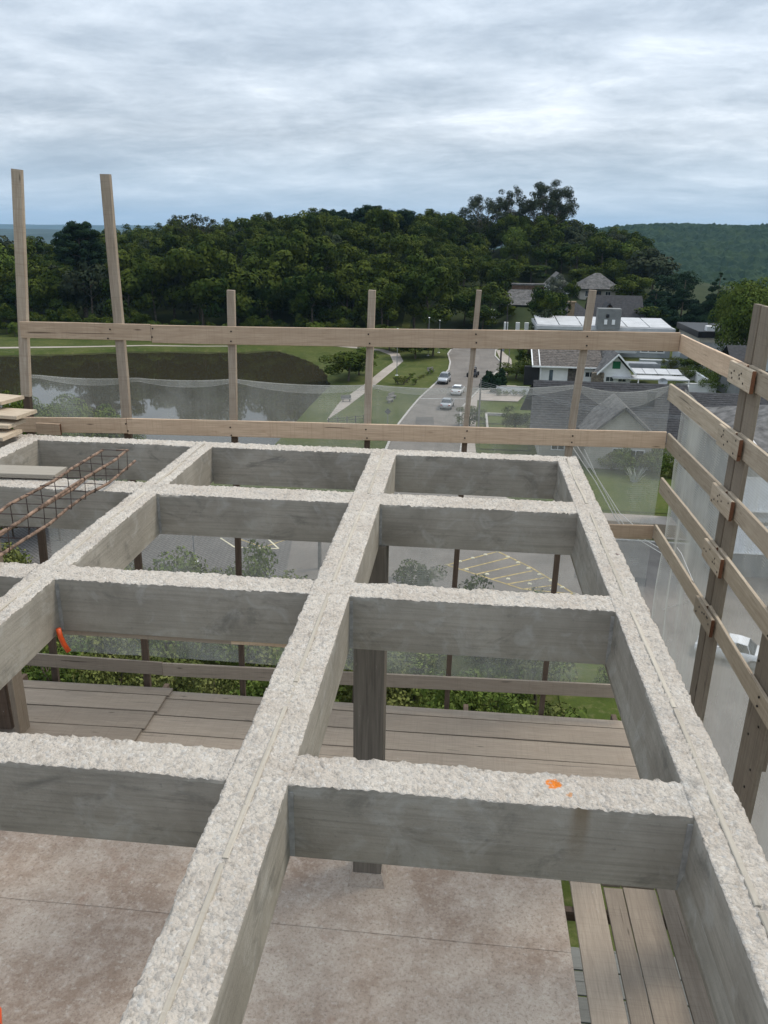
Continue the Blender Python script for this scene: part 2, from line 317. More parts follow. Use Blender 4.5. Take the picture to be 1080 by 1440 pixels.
# ------------------------------------------------------------------ mesh helpers
class MB:
    def __init__(s): s.v = []; s.f = []; s.mi = []
    def quad(s, a, b, c, d, mi=0):
        k = len(s.v); s.v += [tuple(a), tuple(b), tuple(c), tuple(d)]; s.f.append((k, k+1, k+2, k+3)); s.mi.append(mi)
    def poly(s, pts, mi=0):
        k = len(s.v); s.v += [tuple(p) for p in pts]; s.f.append(tuple(range(k, k+len(pts)))); s.mi.append(mi)
    def hexa(s, p, mi=0):
        k = len(s.v); s.v += [tuple(q) for q in p]
        for f in ((3, 2, 1, 0), (4, 5, 6, 7), (0, 1, 5, 4), (1, 2, 6, 5), (2, 3, 7, 6), (3, 0, 4, 7)):
            s.f.append(tuple(k+i for i in f)); s.mi.append(mi)
    def box(s, lo, hi, mi=0):
        (a, b, c), (d, e, f) = lo, hi
        s.hexa([(a, b, c), (d, b, c), (d, e, c), (a, e, c), (a, b, f), (d, b, f), (d, e, f), (a, e, f)], mi)
    def slab(s, pts, t, mi=0, n=None):
        """a polygon given thickness t against its normal"""
        P = [Vector(p) for p in pts]
        if n is None: n = (P[1]-P[0]).cross(P[2]-P[0]).normalized()
        Q = [p - n*t for p in P]; s.poly(P, mi); s.poly(Q[::-1], mi)
        for i in range(len(P)):
            j = (i+1) % len(P); s.quad(P[i], Q[i], Q[j], P[j], mi)
    def tube(s, pts, r, n=6, mi=0, r2=None):
        P = [Vector(p) for p in pts]; base = len(s.v)
        for i, p in enumerate(P):
            d = (P[min(i+1, len(P)-1)]-P[max(i-1, 0)]).normalized()
            a = d.orthogonal().normalized() if i == 0 else (a - d*a.dot(d)).normalized()
            b = d.cross(a); rr = r if r2 is None else r + (r2-r)*i/(len(P)-1)
            for k in range(n):
                q = 2*math.pi*k/n; s.v.append(tuple(p + (a*math.cos(q)+b*math.sin(q))*rr))
        for i in range(len(P)-1):
            for k in range(n):
                k2 = (k+1) % n; s.f.append((base+i*n+k, base+i*n+k2, base+(i+1)*n+k2, base+(i+1)*n+k)); s.mi.append(mi)
        s.f.append(tuple(base+k for k in range(n))[::-1]); s.mi.append(mi)
        s.f.append(tuple(base+(len(P)-1)*n+k for k in range(n))); s.mi.append(mi)
    def mesh(s, name, mats, smooth=False, off=(0, 0, 0)):
        me = bpy.data.meshes.new(name); ox, oy, oz = off
        me.from_pydata([(x-ox, y-oy, z-oz) for x, y, z in s.v], [], s.f)
        for mt in (mats if isinstance(mats, (list, tuple)) else [mats]): me.materials.append(mt)
        me.polygons.foreach_set('material_index', s.mi)
        if smooth: me.polygons.foreach_set('use_smooth', [True]*len(me.polygons))
        me.update(); return me
def link(name, me, parent=None, loc=(0, 0, 0)):
    o = bpy.data.objects.new(name, me); col.objects.link(o)
    if parent is not None: o.parent = parent
    o.location = loc; return o
def thing(name, label, cat, loc=(0, 0, 0), rz=0.0, group=None):
    o = bpy.data.objects.new(name, None); col.objects.link(o); o.location = loc; o.rotation_euler = (0, 0, rz)
    o.empty_display_size = 0.2; tag(o, label, cat, group); return o
def tag(o, label=None, cat=None, group=None, kind=None):
    if label: o['label'] = label
    if cat: o['category'] = cat
    if group: o['group'] = group
    if kind: o['kind'] = kind
    return o
def part(name, mb, mat, parent, smooth=False):
    """world-space geometry made a part of its (unrotated) thing; parent may itself be a part"""
    off = Vector((0, 0, 0)); p = parent
    while p is not None: off += Vector(p.location); p = p.parent
    lo = Vector(mb.v[0]); me = mb.mesh(name, mat, smooth, lo)
    return link(name, me, parent, lo-off)
def lpart(name, mb, mat, parent, smooth=False): return link(name, mb.mesh(name, mat, smooth), parent)
def struct(name, mb, mat, smooth=False, kind='structure'):
    o = link(name, mb.mesh(name, mat, smooth)); o['kind'] = kind; return o
def copy_tree(o, parent=None):
    c = o.copy(); col.objects.link(c); c.parent = parent
    for ch in o.children: copy_tree(ch, c)
    return c
bseed = [0]
def board(name, p0, p1, w, t, mat, parent, wdir=(0, 0, 1), bow=0.004, endmat=None):
    """a sawn board: length p0-p1 along its own X, width w along wdir, chamfered, slightly bowed"""
    p0, p1 = Vector(p0), Vector(p1); X = (p1-p0); Ln = X.length; X.normalize()
    W = Vector(wdir); W = (W - X*W.dot(X)).normalized(); Y = W.cross(X)
    c = min(0.003, t*0.2); nseg = max(2, min(6, int(Ln/0.5)+1)); bseed[0] += 1; rr = random.Random(bseed[0])
    prof = [(-t/2+c, -w/2), (t/2-c, -w/2), (t/2, -w/2+c), (t/2, w/2-c), (t/2-c, w/2), (-t/2+c, w/2), (-t/2, w/2-c), (-t/2, -w/2+c)]
    mb = MB(); a1, a2 = rr.uniform(-1, 1)*bow, rr.uniform(-1, 1)*bow
    for i in range(nseg+1):
        u = i/nseg; bx = -Ln/2+u*Ln; dy = a1*math.sin(u*math.pi); dz = a2*math.sin(u*math.pi*1.7)
        for (y, z) in prof: mb.v.append((bx, y+dy, z+dz+rr.uniform(-1, 1)*0.0012))
    for i in range(nseg):
        for k in range(8):
            k2 = (k+1) % 8; mb.f.append((i*8+k, i*8+k2, (i+1)*8+k2, (i+1)*8+k)[::-1]); mb.mi.append(0)
    mb.f.append(tuple(range(8))); mb.mi.append(1 if endmat else 0); mb.f.append(tuple(nseg*8+k for k in range(8))[::-1]); mb.mi.append(1 if endmat else 0)
    o = link(name, mb.mesh(name, [mat, endmat] if endmat else mat), parent)
    mw = Matrix(((X.x, Y.x, W.x), (X.y, Y.y, W.y), (X.z, Y.z, W.z))).to_4x4(); mid = (p0+p1)/2
    off = Vector(parent.location) if parent is not None else Vector()
    mw.translation = mid-off; o.matrix_local = mw; return o
nail_me = None
def nails(parent, pts, axis='y'):
    """nail heads at a joint, one small disc each"""
    global nail_me
    if nail_me is None:
        mb = MB(); mb.tube([(0, -0.004, 0), (0, 0.002, 0)], 0.0075, 6); nail_me = mb.mesh('nail', MAT['nail'])
    for p in pts:
        o = link('nail', nail_me, parent, Vector(p)-Vector(parent.location))
        if axis == 'x': o.rotation_euler = (0, 0, R(90))

# ------------------------------------------------------------------ terrain
G = -24.0
def sst(a, b, x):
    t = min(1, max(0, (x-a)/(b-a))); return t*t*(3-2*t)
LAKE = [(-22.8, 84), (-22.6, 105), (-22.7, 118), (-22.4, 137), (-25.5, 150), (-30, 161), (-36, 170), (-42.6, 178), (-50, 172.5), (-60, 171.5), (-74, 169), (-84, 163), (-93, 160), (-108, 154), (-130, 150), (-150, 135), (-150, 100), (-110, 82), (-70, 74), (-40, 76)]
def sdist(x, y, P):
    ins = False; dm = 1e18; j = len(P)-1
    for i in range(len(P)):
        x1, y1 = P[i]; x2, y2 = P[j]; dx, dy = x2-x1, y2-y1
        t = max(0, min(1, ((x-x1)*dx+(y-y1)*dy)/(dx*dx+dy*dy))); ex, ey = x1+t*dx-x, y1+t*dy-y
        dm = min(dm, ex*ex+ey*ey)
        if (y1 > y) != (y2 > y) and x < (x2-x1)*(y-y1)/(y2-y1)+x1: ins = not ins
        j = i
    return (-1 if ins else 1)*math.sqrt(dm)
HX = [(-400, 3), (-165, 9), (-110, 12), (-75, 16), (-45, 18), (-15, 18), (20, 17), (50, 11), (75, 5), (110, 0), (160, -2), (400, -2)]
def interp(T, x):
    if x <= T[0][0]: return T[0][1]
    for (a, b), (c, d) in zip(T, T[1:]):
        if x <= c: return b+(d-b)*sst(a, c, x)
    return T[-1][1]
def height(x, y):
    xr = x*330/max(y, 200) if y > 200 else x*1.2
    h = G + interp(HX, xr)*sst(184, 270+65*sst(-25, 15, x), y) + (1.5*noise.noise((x/40, y/40, 0)))*sst(195, 240, y)
    if x > 5: h += sst(160, 235, y)*4.0*sst(8, 14, x)*(1-sst(300, 420, y))
    h -= sst(390, 950, y)*(38 + interp(HX, xr)*0.8)
    h -= 25*sst(150, 500, -y) + 20*sst(200, 600, abs(x))*(1-sst(390, 900, y))*0.5
    if y < 190 and x < 0:
        d = sdist(x, y, LAKE)
        if d < 4: h += 0.25*(1-sst(0, 4, abs(d))) if d > 0 else 0
        if d < 0: h -= 1.6*sst(0, 3, -d)
    return h
def axis_vals(lo, fine_lo, fine_hi, hi, step):
    a = list(np.arange(fine_lo, fine_hi+0.01, step)); s = step; x = a[-1]
    while x < hi: s *= 1.16; x += s; a.append(x)
    s = step; x = a[0]; pre = []
    while x > lo: s *= 1.16; x -= s; pre.append(x)
    return pre[::-1]+a
xs = axis_vals(-14000, -160, 70, 14000, 2.0); ys = axis_vals(-9000, 20, 215, 15000, 2.0)
mb = MB(); nx = len(xs)
mb.v = [(x, y, height(x, y)) for y in ys for x in xs]
for j in range(len(ys)-1):
    for i in range(nx-1):
        k = j*nx+i; mb.f.append((k, k+1, k+nx+1, k+nx))
def zone(x, y):
    if y > 420: return 2 if 60 < x < 420 and y < 1150 else 1
    if y > 188 and (x < -16 and y > 192 or x > -16 and (x < -3 or y > 200)): return 1
    return 0
mb.mi = [zone(xs[i], ys[j]) for j in range(len(ys)-1) for i in range(nx-1)]
struct('ground', mb, [MAT['grass'], make_grass('forest_floor', (0.02, 0.032, 0.010), (0.035, 0.045, 0.016), (0.04, 0.036, 0.018)), make_grass('valley_fields', (0.05, 0.075, 0.018), (0.10, 0.13, 0.035), (0.035, 0.055, 0.015), 0.004)], smooth=True)
mb = MB(); cx = sum(p[0] for p in LAKE)/len(LAKE); cy = sum(p[1] for p in LAKE)/len(LAKE)
mb.poly([(cx+(x-cx)*1.02, cy+(y-cy)*1.03, G-0.35) for x, y in LAKE]); struct('lake_water', mb, MAT['water'])

def sheet(name, pts, z, mat, kind='structure'):
    mb = MB(); P = [(p[0], p[1], z) for p in pts]
    area = sum(P[i][0]*P[(i+1) % len(P)][1]-P[(i+1) % len(P)][0]*P[i][1] for i in range(len(P)))
    mb.poly(P if area > 0 else P[::-1]); return struct(name, mb, mat, kind=kind)
# road towards the hill, its junction in front of the building and the side street
def flatpts(z=G, *ps): return [tuple(at(a, b, z=z))[:2] for a, b in ps]
LE = [(-13, 66), (-9.6, 78), (-9.0, 90), (-8.9, 99), (-8.7, 106), (-7.7, 117), (-6.7, 126.4), (-4.7, 139.5), (-2.7, 155), (-2.6, 164), (-3.4, 176), (-2.6, 186), (2, 194)]
RE = [(1.2, 66), (0.2, 78), (0.1, 90), (0.4, 99.9), (0.1, 107.7), (0.0, 119), (2.2, 131), (5.2, 148.6), (7.6, 158), (7.9, 166), (6.9, 175), (7.3, 184), (9, 190)]
road = LE + [(8, 199), (40, 205), (40, 199), (12, 192)] + RE[::-1]
sheet('road', road, G+0.024, MAT['asphalt'])
sheet('road_junction', [(-60, 50), (-60, 66), (-13, 66), (1.2, 66), (8, 67), (20, 66.5), (60, 60), (60, 26), (10.6, 26), (10.9, 50)], G+0.02, MAT['asphalt'])
sheet('paved_parking', [(-45, 52), (-45, 66), (-14.5, 66), (-12.5, 52)], G+0.028, MAT['setts'])
sheet('footpath', [(-24, 84), (-22.0, 98), (-21.4, 105), (-19.3, 119), (-17.0, 137), (-15.4, 153), (-14.2, 162), (-15.8, 172), (-19, 178), (-30, 183), (-29.6, 185), (-18, 180), (-14, 174.5), (-12.3, 164), (-13.4, 152), (-15.1, 136), (-17.3, 118), (-19.6, 104), (-20, 98), (-22, 84)], G+0.03, MAT['pave'])
sheet('lakeside_path', [(-105, 163), (-86, 169), (-72, 174.5), (-60, 176), (-52, 178), (-52, 179), (-60, 177.2), (-72, 176.1), (-86, 171), (-105, 165.5)], G+0.03, MAT['pave'])
def strip_kerb(name, line, w, h, mat, z=G):
    mb = MB()
    for i in range(len(line)-1):
        a, b = Vector((*line[i], 0)), Vector((*line[i+1], 0)); d = (b-a).normalized(); n = Vector((-d.y, d.x, 0))*w/2
        q = [a-n, b-n, b+n, a+n]; mb.hexa([(p.x, p.y, z) for p in q]+[(p.x, p.y, z+h) for p in q])
    o = struct(name, mb, mat); return o
strip_kerb('kerb', LE, 0.30, 0.14, MAT['kerb'])
strip_kerb('kerb', RE[1:], 0.30, 0.14, MAT['kerb'])
strip_kerb('kerb', [(10.6, 26), (10.9, 50), (-60, 50)], 0.3, 0.14, MAT['kerb'])
strip_kerb('kerb', [(1.2, 66), (8, 67), (20, 66.5), (60, 60)], 0.3, 0.14, MAT['kerb'])
sheet('pavement', [(1.4, 67), (8, 68), (20, 67.4), (60, 61), (60, 66), (21, 73.5), (8, 74), (2.4, 80), (2.0, 100), (2.6, 126), (6, 140), (8.2, 150), (9.8, 160), (10.2, 170), (9.2, 184), (7.4, 184), (7.9, 166), (7.6, 158), (5.3, 148.6), (2.4, 131), (0.25, 119), (0.3, 107.7), (0.5, 99.9), (0.3, 90), (0.4, 78)], G+0.10, MAT['pave'])
sheet('driveway', [(2.6, 126), (9, 126), (11, 134), (9.5, 140), (6, 140)], G+0.115, MAT['pave'])
sheet('dirt_patch', [(9, 68.4), (20, 67.8), (40, 64.2), (40, 67), (21, 71), (9, 72)], G+0.112, MAT['dirt'])
# yellow hatched island with studs
isl = flatpts(G, (628, 795), (700, 776), (746, 798), (808, 836), (735, 829))
def markline(name, pts, w, mat, z):
    mb = MB()
    for a, b in zip(pts, pts[1:]):
        a, b = Vector((*a, 0)), Vector((*b, 0)); d = (b-a).normalized(); n = Vector((-d.y, d.x, 0))*w/2
        mb.quad(*[(p.x, p.y, z) for p in (a-n, b-n, b+n, a+n)])
    return struct(name, mb, mat)
markline('road_marking', [isl[0], isl[1], isl[2], isl[3]], 0.16, MAT['yellow'], G+0.034)
markline('road_marking', [isl[0], isl[4], isl[3]], 0.16, MAT['yellow'], G+0.038)
for f in (0.16, 0.32, 0.48, 0.64, 0.80):
    ax, ay = [isl[1][k]+(isl[3][k]-isl[1][k])*f - (0 if f > .2 else 0) for k in (0, 1)]
    bx, by = [isl[0][k]+(isl[4][k]-isl[0][k])*min(1, f*1.25) for k in (0, 1)]
    markline('road_marking', [(ax, ay), (bx, by)], 0.16, MAT['yellow'], G+0.030)
markline('road_marking', flatpts(G, (425, 752), (370, 770), (318, 752)), 0.14, MAT['yellow'], G+0.036)
markline('road_marking', flatpts(G, (310, 757), (330, 770), (392, 772), (372, 754)), 0.14, MAT['stud'], G+0.040)
markline('road_marking', [(-30, 68), (-16, 71)], 0.12, MAT['roadwhite'], G+0.036)
markline('road_marking', [(0.6, 127), (-6.6, 126)], 0.2, MAT['roadwhite'], G+0.045)
sheet('asphalt_patch', [(-6.2, 108), (-3.6, 108.3), (-3.9, 113), (-6.4, 112.6)], G+0.028, MAT['patch'])
sheet('asphalt_patch', [(-2.6, 134), (-0.4, 134.4), (-0.2, 137.5), (-2.4, 137)], G+0.028, MAT['patch'])
sheet('asphalt_patch', [(-8, 54), (-3.2, 54.6), (-3.6, 56.4), (-8.2, 56)], G+0.025, MAT['patch'])
sheet('asphalt_patch', [(9.5, 58), (14.8, 57.0), (15.2, 58.6), (9.8, 59.8)], G+0.025, MAT['patch'])
for q in ((-1.2, 121), (5.6, 65)):
    mb = MB(); mb.tube([(q[0], q[1], G+.02), (q[0], q[1], G+.036)], .34, 14); tag(link('manhole_cover', mb.mesh('manhole_cover', MAT['darksteel'])), 'round dark manhole cover ' + ('on the road by the silver car' if q[1] > 100 else 'beyond the yellow hatching'), 'manhole cover')
stud_me = None
def studs(a, b, n):
    global stud_me
    if stud_me is None:
        mb = MB(); mb.hexa([(-.16, -.12, 0), (.16, -.12, 0), (.16, .12, 0), (-.16, .12, 0), (-.09, -.07, .07), (.09, -.07, .07), (.09, .07, .07), (-.09, .07, .07)]); stud_me = mb.mesh('road_stud', MAT['stud'])
    for i in range(n):
        t = i/(n-1); o = link('road_stud', stud_me, None, (a[0]+(b[0]-a[0])*t, a[1]+(b[1]-a[1])*t, G+0.036))
        tag(o, 'pale raised road stud along the yellow hatched island', 'road stud', 'studs edging the yellow road hatching')
studs(isl[0], isl[1], 5); studs(isl[1], isl[3], 8); studs(isl[0], isl[3], 7)

# far wooded ridge and blue hills
def ridge_obj(name, x0, x1, y0, y1, step, fn, mat, kind):
    X = np.arange(x0, x1, step); Y = np.arange(y0, y1, step); mb = MB(); n = len(X)
    mb.v = [(float(x), float(y), fn(float(x), float(y))) for y in Y for x in X]
    mb.f = [(j*n+i, j*n+i+1, (j+1)*n+i+1, (j+1)*n+i) for j in range(len(Y)-1) for i in range(n-1)]; mb.mi = [0]*len(mb.f)
    o = link(name, mb.mesh(name, mat, False)); o['kind'] = kind; return o
def ridge_h(x, y):
    top = -72 + 98*sst(1020, 1800, y + 0.22*(900-x)) * (0.80+0.20*sst(150, 1100, x)) * (0.25+0.75*sst(20, 330, x))
    top += 10*noise.noise((x/260, y/260, 3.0)) + 5*noise.noise((x/90, y/90, 1.0))
    d, _p = noise.voronoi((x/13, y/13, 0.0)); return top + 15*(0.75-d[0]) + 2.0*noise.noise((x/5, y/5, 0))
ridge_obj('far_forest', 0, 1500, 1000, 1960, 5.5, ridge_h, make_leaf('far_forest_canopy', (0.014, 0.030, 0.010), (0.014, 0.030, 0.010), (0.034, 0.055, 0.014), 0.02), 'stuff')
def far_h(x, y): return -80 + (72+75*sst(300, 3200, x))*sst(6200, 8200, y)+ 34*noise.noise((x/2300, y/1500, 0.3)) + 16*noise.noise((x/600, y/600, 1.3)) + 5*noise.noise((x/150, y/300, 1.3))
ridge_obj('distant_hills', -8500, 8500, 5600, 9400, 110, far_h, MAT['hills'], 'structure')
def mid_h(x, y): return -74 + 48*sst(2300, 3600, y)+ 18*noise.noise((x/700, y/500, 5.3)) + 9*noise.noise((x/140, y/140, 1.3))
ridge_obj('middle_hills', -3600, 300, 2000, 4300, 38, mid_h, MAT['hills'], 'structure')

# ------------------------------------------------------------------ vegetation
def np_mesh(name, V, nq, mats, mi=None):
    """V: (nq*4,3) array of quads"""
    me = bpy.data.meshes.new(name); me.vertices.add(len(V)); me.vertices.foreach_set('co', V.astype(np.float32).ravel())
    me.loops.add(nq*4); me.loops.foreach_set('vertex_index', np.arange(nq*4, dtype=np.int32))
    me.polygons.add(nq); me.polygons.foreach_set('loop_start', np.arange(0, nq*4, 4, dtype=np.int32)); me.polygons.foreach_set('loop_total', np.full(nq, 4, dtype=np.int32))
    for m_ in mats: me.materials.append(m_)
    me.update(calc_edges=True); return me
def leaf_quads(rs, blobs, per_area, size, squash=0.85, tilt=0.5, fill=0.2):
    out_ = []
    for (c, r) in blobs:
        n = max(20, int(per_area*r*r)); u = rs.normal(size=(n, 3)); u[:, 2] += 0.25; u /= np.linalg.norm(u, axis=1)[:, None]
        k = rs.integers(3, 6); lob = rs.normal(size=(k+3, 3)); lob /= np.linalg.norm(lob, axis=1)[:, None]
        rad = 0.82+0.26*np.max(u@lob.T, axis=1)**3
        rr = r*rad*np.where(rs.random(n) < fill, rs.uniform(0.45, 0.9, n), rs.uniform(0.92, 1.06, n))
        p = np.array(c)+u*rr[:, None]*np.array([1, 1, squash])
        nn = u+rs.normal(size=(n, 3))*tilt*0.55; nn /= np.linalg.norm(nn, axis=1)[:, None]
        a = np.cross(nn, rs.normal(size=(n, 3))); a /= np.linalg.norm(a, axis=1)[:, None]; b = np.cross(nn, a)
        s1 = size*rs.uniform(0.6, 1.25, n)[:, None]; s2 = s1*rs.uniform(0.45, 0.8, n)[:, None]
        q = np.stack([p-a*s1, p-b*s2*0.9, p+a*s1, p+b*s2], axis=1); out_.append(q.reshape(-1, 3))
    V = np.concatenate(out_); return V
def crown_mesh(name, rs, blobs, per_area, size, mat, **k):
    V = leaf_quads(rs, blobs, per_area, size, **k); return np_mesh(name, V, len(V)//4, [mat])
def trunk_mb(rs, h, r, limbs, spread, top=None, bend=0.4):
    mb = MB(); x = y = 0; pts = []
    for i in range(6):
        t = i/5; pts.append((math.sin(t*2.3+rs.random()*0.3)*bend*t, math.cos(t*2+1)*bend*t-0.54*bend*t, h*t))
    mb.tube(pts, r, 7, r2=r*0.35)
    for i in range(limbs):
        t = rs.uniform(0.45, 0.95); b = Vector(pts[0]).lerp(Vector(pts[-1]), t); b.x = pts[int(t*5)][0]; b.y = pts[int(t*5)][1]; b.z = h*t*0.98
        a = rs.uniform(0, 6.28); L_ = spread*rs.uniform(0.6, 1.0)
        e_ = b+Vector((math.cos(a)*L_, math.sin(a)*L_, L_*rs.uniform(0.4, 0.9))); md = b.lerp(e_, 0.5)+Vector((0, 0, L_*0.12))
        mb.tube([b, md, e_], r*0.35, 5, r2=r*0.1)
    return mb
def broad(seed, H=12.5, W=5.0, mat='leaf', nb=15, dens=48, size=0.36, flat=0.62):
    rs = np.random.default_rng(seed); blobs = [((0, 0, H*0.66), W*0.62)]
    for i in range(nb):
        a = rs.uniform(0, 6.28); q = math.sqrt(rs.random())*W*0.82; z = H*0.60+(rs.random())*H*0.36*(1-(q/W)**2*0.7)*1.0-(q/W)*H*0.06
        blobs.append(((math.cos(a)*q, math.sin(a)*q, z), W*rs.uniform(0.22, 0.42)))
    for i in range(6):
        a = rs.uniform(0, 6.28); blobs.append(((math.cos(a)*W*0.6, math.sin(a)*W*0.6, H*rs.uniform(0.28, 0.5)), W*rs.uniform(0.25, 0.4)))
    return crown_mesh('crown', rs, blobs, dens, size, MAT[mat]), trunk_mb(rs, H*0.75, 0.24, 5, W*0.6).mesh('trunk', MAT['bark'])
BROAD = [broad(10+i, H=11.5+1.2*(i % 4), W=4.4+0.45*(i % 5), nb=13+2*(i % 4)) for i in range(9)]
BROADY = [broad(40+i, H=10.5+i, W=4.6+0.3*i, mat='leafyel', nb=16) for i in range(3)]
BROADG = [broad(50, H=11, W=4.8, mat='leafgrey', nb=16)]
BROADD = [broad(60+i, H=13+i, W=5+0.4*i, mat='leafdark', nb=16) for i in range(2)]
BROADE = [broad(70+i, H=12.5+i, W=5+0.4*i, mat='leafeuc', nb=17) for i in range(2)]
def tree(variant, x, y, sc=1.0, rz=None, name='broadleaf_tree', label=None, cat='tree', group=None, z=None, sz=None):
    cr_, tk = variant; rz = random.uniform(0, 6.28) if rz is None else rz
    r = thing(name, label, cat, (x, y, (height(x, y) if z is None else z)-0.1), rz, group); r.scale = (sc, sc, sz or sc)
    link('crown', cr_, r); link('trunk', tk, r); return r
FL = 'dark green round-crowned broadleaf tree in the dense forest on the hill'
FG = 'broadleaf trees massed on the forest hill'
def in_view(x, y, z, mg=90):
    d = Vector((x, y, z-EYE)); k = d.dot(FW)
    if k < 1: return None
    return 540+F*d.dot(RI)/k, 720-F*d.dot(UP)/k
rt = random.Random(3); cnt = 0; leftover = []
xx = -128.0
while xx < -19:
    yb_ = 188.5 + rt.uniform(-1.2, 2.5) + (0 if xx > -60 else -3.5)
    tree(rt.choice(BROAD+BROADY[:1]), xx, yb_, rt.uniform(0.36, 0.58), name='understorey_tree', label='low leafy tree at the forest edge along the far bank lawn', group='low trees along the far bank lawn'); xx += rt.uniform(2.6, 4.4)
yy = 196.0
while yy < 372:
    xx = -150.0 + rt.uniform(0, 8)
    step = 9.2 if yy < 260 else 10.0
    while xx < 88:
        x, y = xx+rt.uniform(-2.4, 2.4), yy+rt.uniform(-2.4, 2.4); xx += step
        p = in_view(x, y, height(x, y)+8)
        if p is None or p[0] < -60 or p[0] > 905: continue
        if y < 216 and -34 < x < -20: pass
        if x > -4 and y < 232: continue
        if x > 12 and y < 262: continue
        rr = rt.random(); var = rt.choice(BROAD); lab, grp = FL, FG
        if rr < 0.07: var = rt.choice(BROADE); lab = 'olive brown tinged broadleaf tree in the dense forest on the hill'; grp = 'olive tinged trees on the forest hill'
        elif rr < 0.12: var = rt.choice(BROADY); lab = 'yellowish green broadleaf tree in the dense forest on the hill'; grp = 'yellowish trees on the forest hill'
        zn = 'at the forest foot on the far bank' if y < 225 else 'on the middle slope of the hill' if y < 275 else 'high on the hill near the skyline'
        sd_ = 'behind the two tall posts' if p[0] < 250 else 'in the middle' if p[0] < 620 else 'right, above the houses'
        if grp == FG: lab = 'dark tree ' + zn + ', ' + sd_; grp = 'dark trees ' + zn + ' ' + sd_.split(',')[0]
        sc = rt.uniform(0.72, 1.15)*(1.38 if y < 215 else 1.0)
        if cnt >= 290: leftover.append((x, y, sc, var)); continue
        cnt += 1; tree(var, x, y, sc, label=lab, group=grp)
    yy += step*0.94
# what stands behind the first 290 trees reads as one mass
if leftover:
    Vs = []
    for (x, y, sc, var) in leftover:
        me = var[0]; n = len(me.vertices); a = np.empty(n*3, np.float32); me.vertices.foreach_get('co', a); a = a.reshape(-1, 4, 3)
        a = a[::2].reshape(-1, 3)*sc*np.array([1, 1, 1]); a = a+np.array([x, y, height(x, y)]); Vs.append(a)
    V = np.concatenate(Vs); o = link('forest_canopy', np_mesh('forest_canopy', V, len(V)//4, [MAT['leaf']])); o['kind'] = 'stuff'

def special(name, label, cat, crown, trunk, loc, rz=0, sc=1, matt='bark'):
    r = thing(name, label, cat, loc, rz); r.scale = (sc,)*3
    link('crown', crown, r); link('trunk', trunk.mesh('trunk', MAT[matt]), r); return r
def araucaria(seed, H, W):
    rs = np.random.default_rng(seed); mb = MB(); mb.tube([(0, 0, 0), (0.1, 0, H*0.5), (0, 0, H*0.97)], 0.45, 8, r2=0.2); blobs = []
    for t in range(5):
        z0 = H*(0.60+0.075*t); n = 12; w = W*(1.0, 1.12, 1.0, 0.85, 0.5)[t]
        for i in range(n):
            a = 6.28*i/n+rs.uniform(-.2, .2)+t; q = w*rs.uniform(0.75, 1.0)
            q *= rs.uniform(0.72, 1.0); e_ = Vector((math.cos(a)*q, math.sin(a)*q, z0+q*0.20+rs.uniform(-.9, .9))); mb.tube([(0, 0, z0-0.3), (e_.x*0.55, e_.y*0.55, z0+q*0.05), tuple(e_)], 0.10, 5, r2=0.04)
            blobs.append((tuple(e_), rs.uniform(1.0, 1.45)))
            blobs.append(((e_.x*0.78, e_.y*0.78, e_.z-0.3), rs.uniform(0.8, 1.2)))
            blobs.append(((e_.x*0.5, e_.y*0.5, e_.z-0.5), 0.9))
    for i in range(12):
        a = rs.uniform(0, 6.28); L_ = rs.uniform(2, 4.5); z0 = H*rs.uniform(0.35, 0.62); mb.tube([(0, 0, z0), (math.cos(a)*L_*.6, math.sin(a)*L_*.6, z0-L_*.25), (math.cos(a)*L_, math.sin(a)*L_, z0-L_*.2)], 0.06, 4, r2=0.02)
    return crown_mesh('crown', rs, blobs, 120, 0.26, MAT['leafdark'], squash=0.75, fill=0.4), mb
p = at(125, 470, y=200); H_ = at(128, 310, y=200).z-height(p.x, 200)
c_, t_ = araucaria(5, H_, 6.6); special('araucaria_tree', 'tall dark araucaria pine with candelabra crown above the forest at left', 'tree', c_, t_, (p.x, 200, height(p.x, 200)))
p = at(510, 400, y=285); H_ = at(500, 294, y=285).z-height(p.x, 285)
for k, (px_a, yv) in enumerate(((470, 282), (520, 286), (556, 280))):
    p = at(px_a, 400, y=yv); hh = at(px_a, (298, 292, 297)[k], y=yv).z-height(p.x, yv); c_, t_ = araucaria(6+k, hh, 8.0-k*0.5)
    special('araucaria_tree', ('broad flat-topped araucaria, left of three on the hill crest', 'flat-topped araucaria in the middle of three on the hill crest', 'flat-topped araucaria, right of three on the hill crest')[k], 'tree', c_, t_, (p.x, yv, height(p.x, yv)))
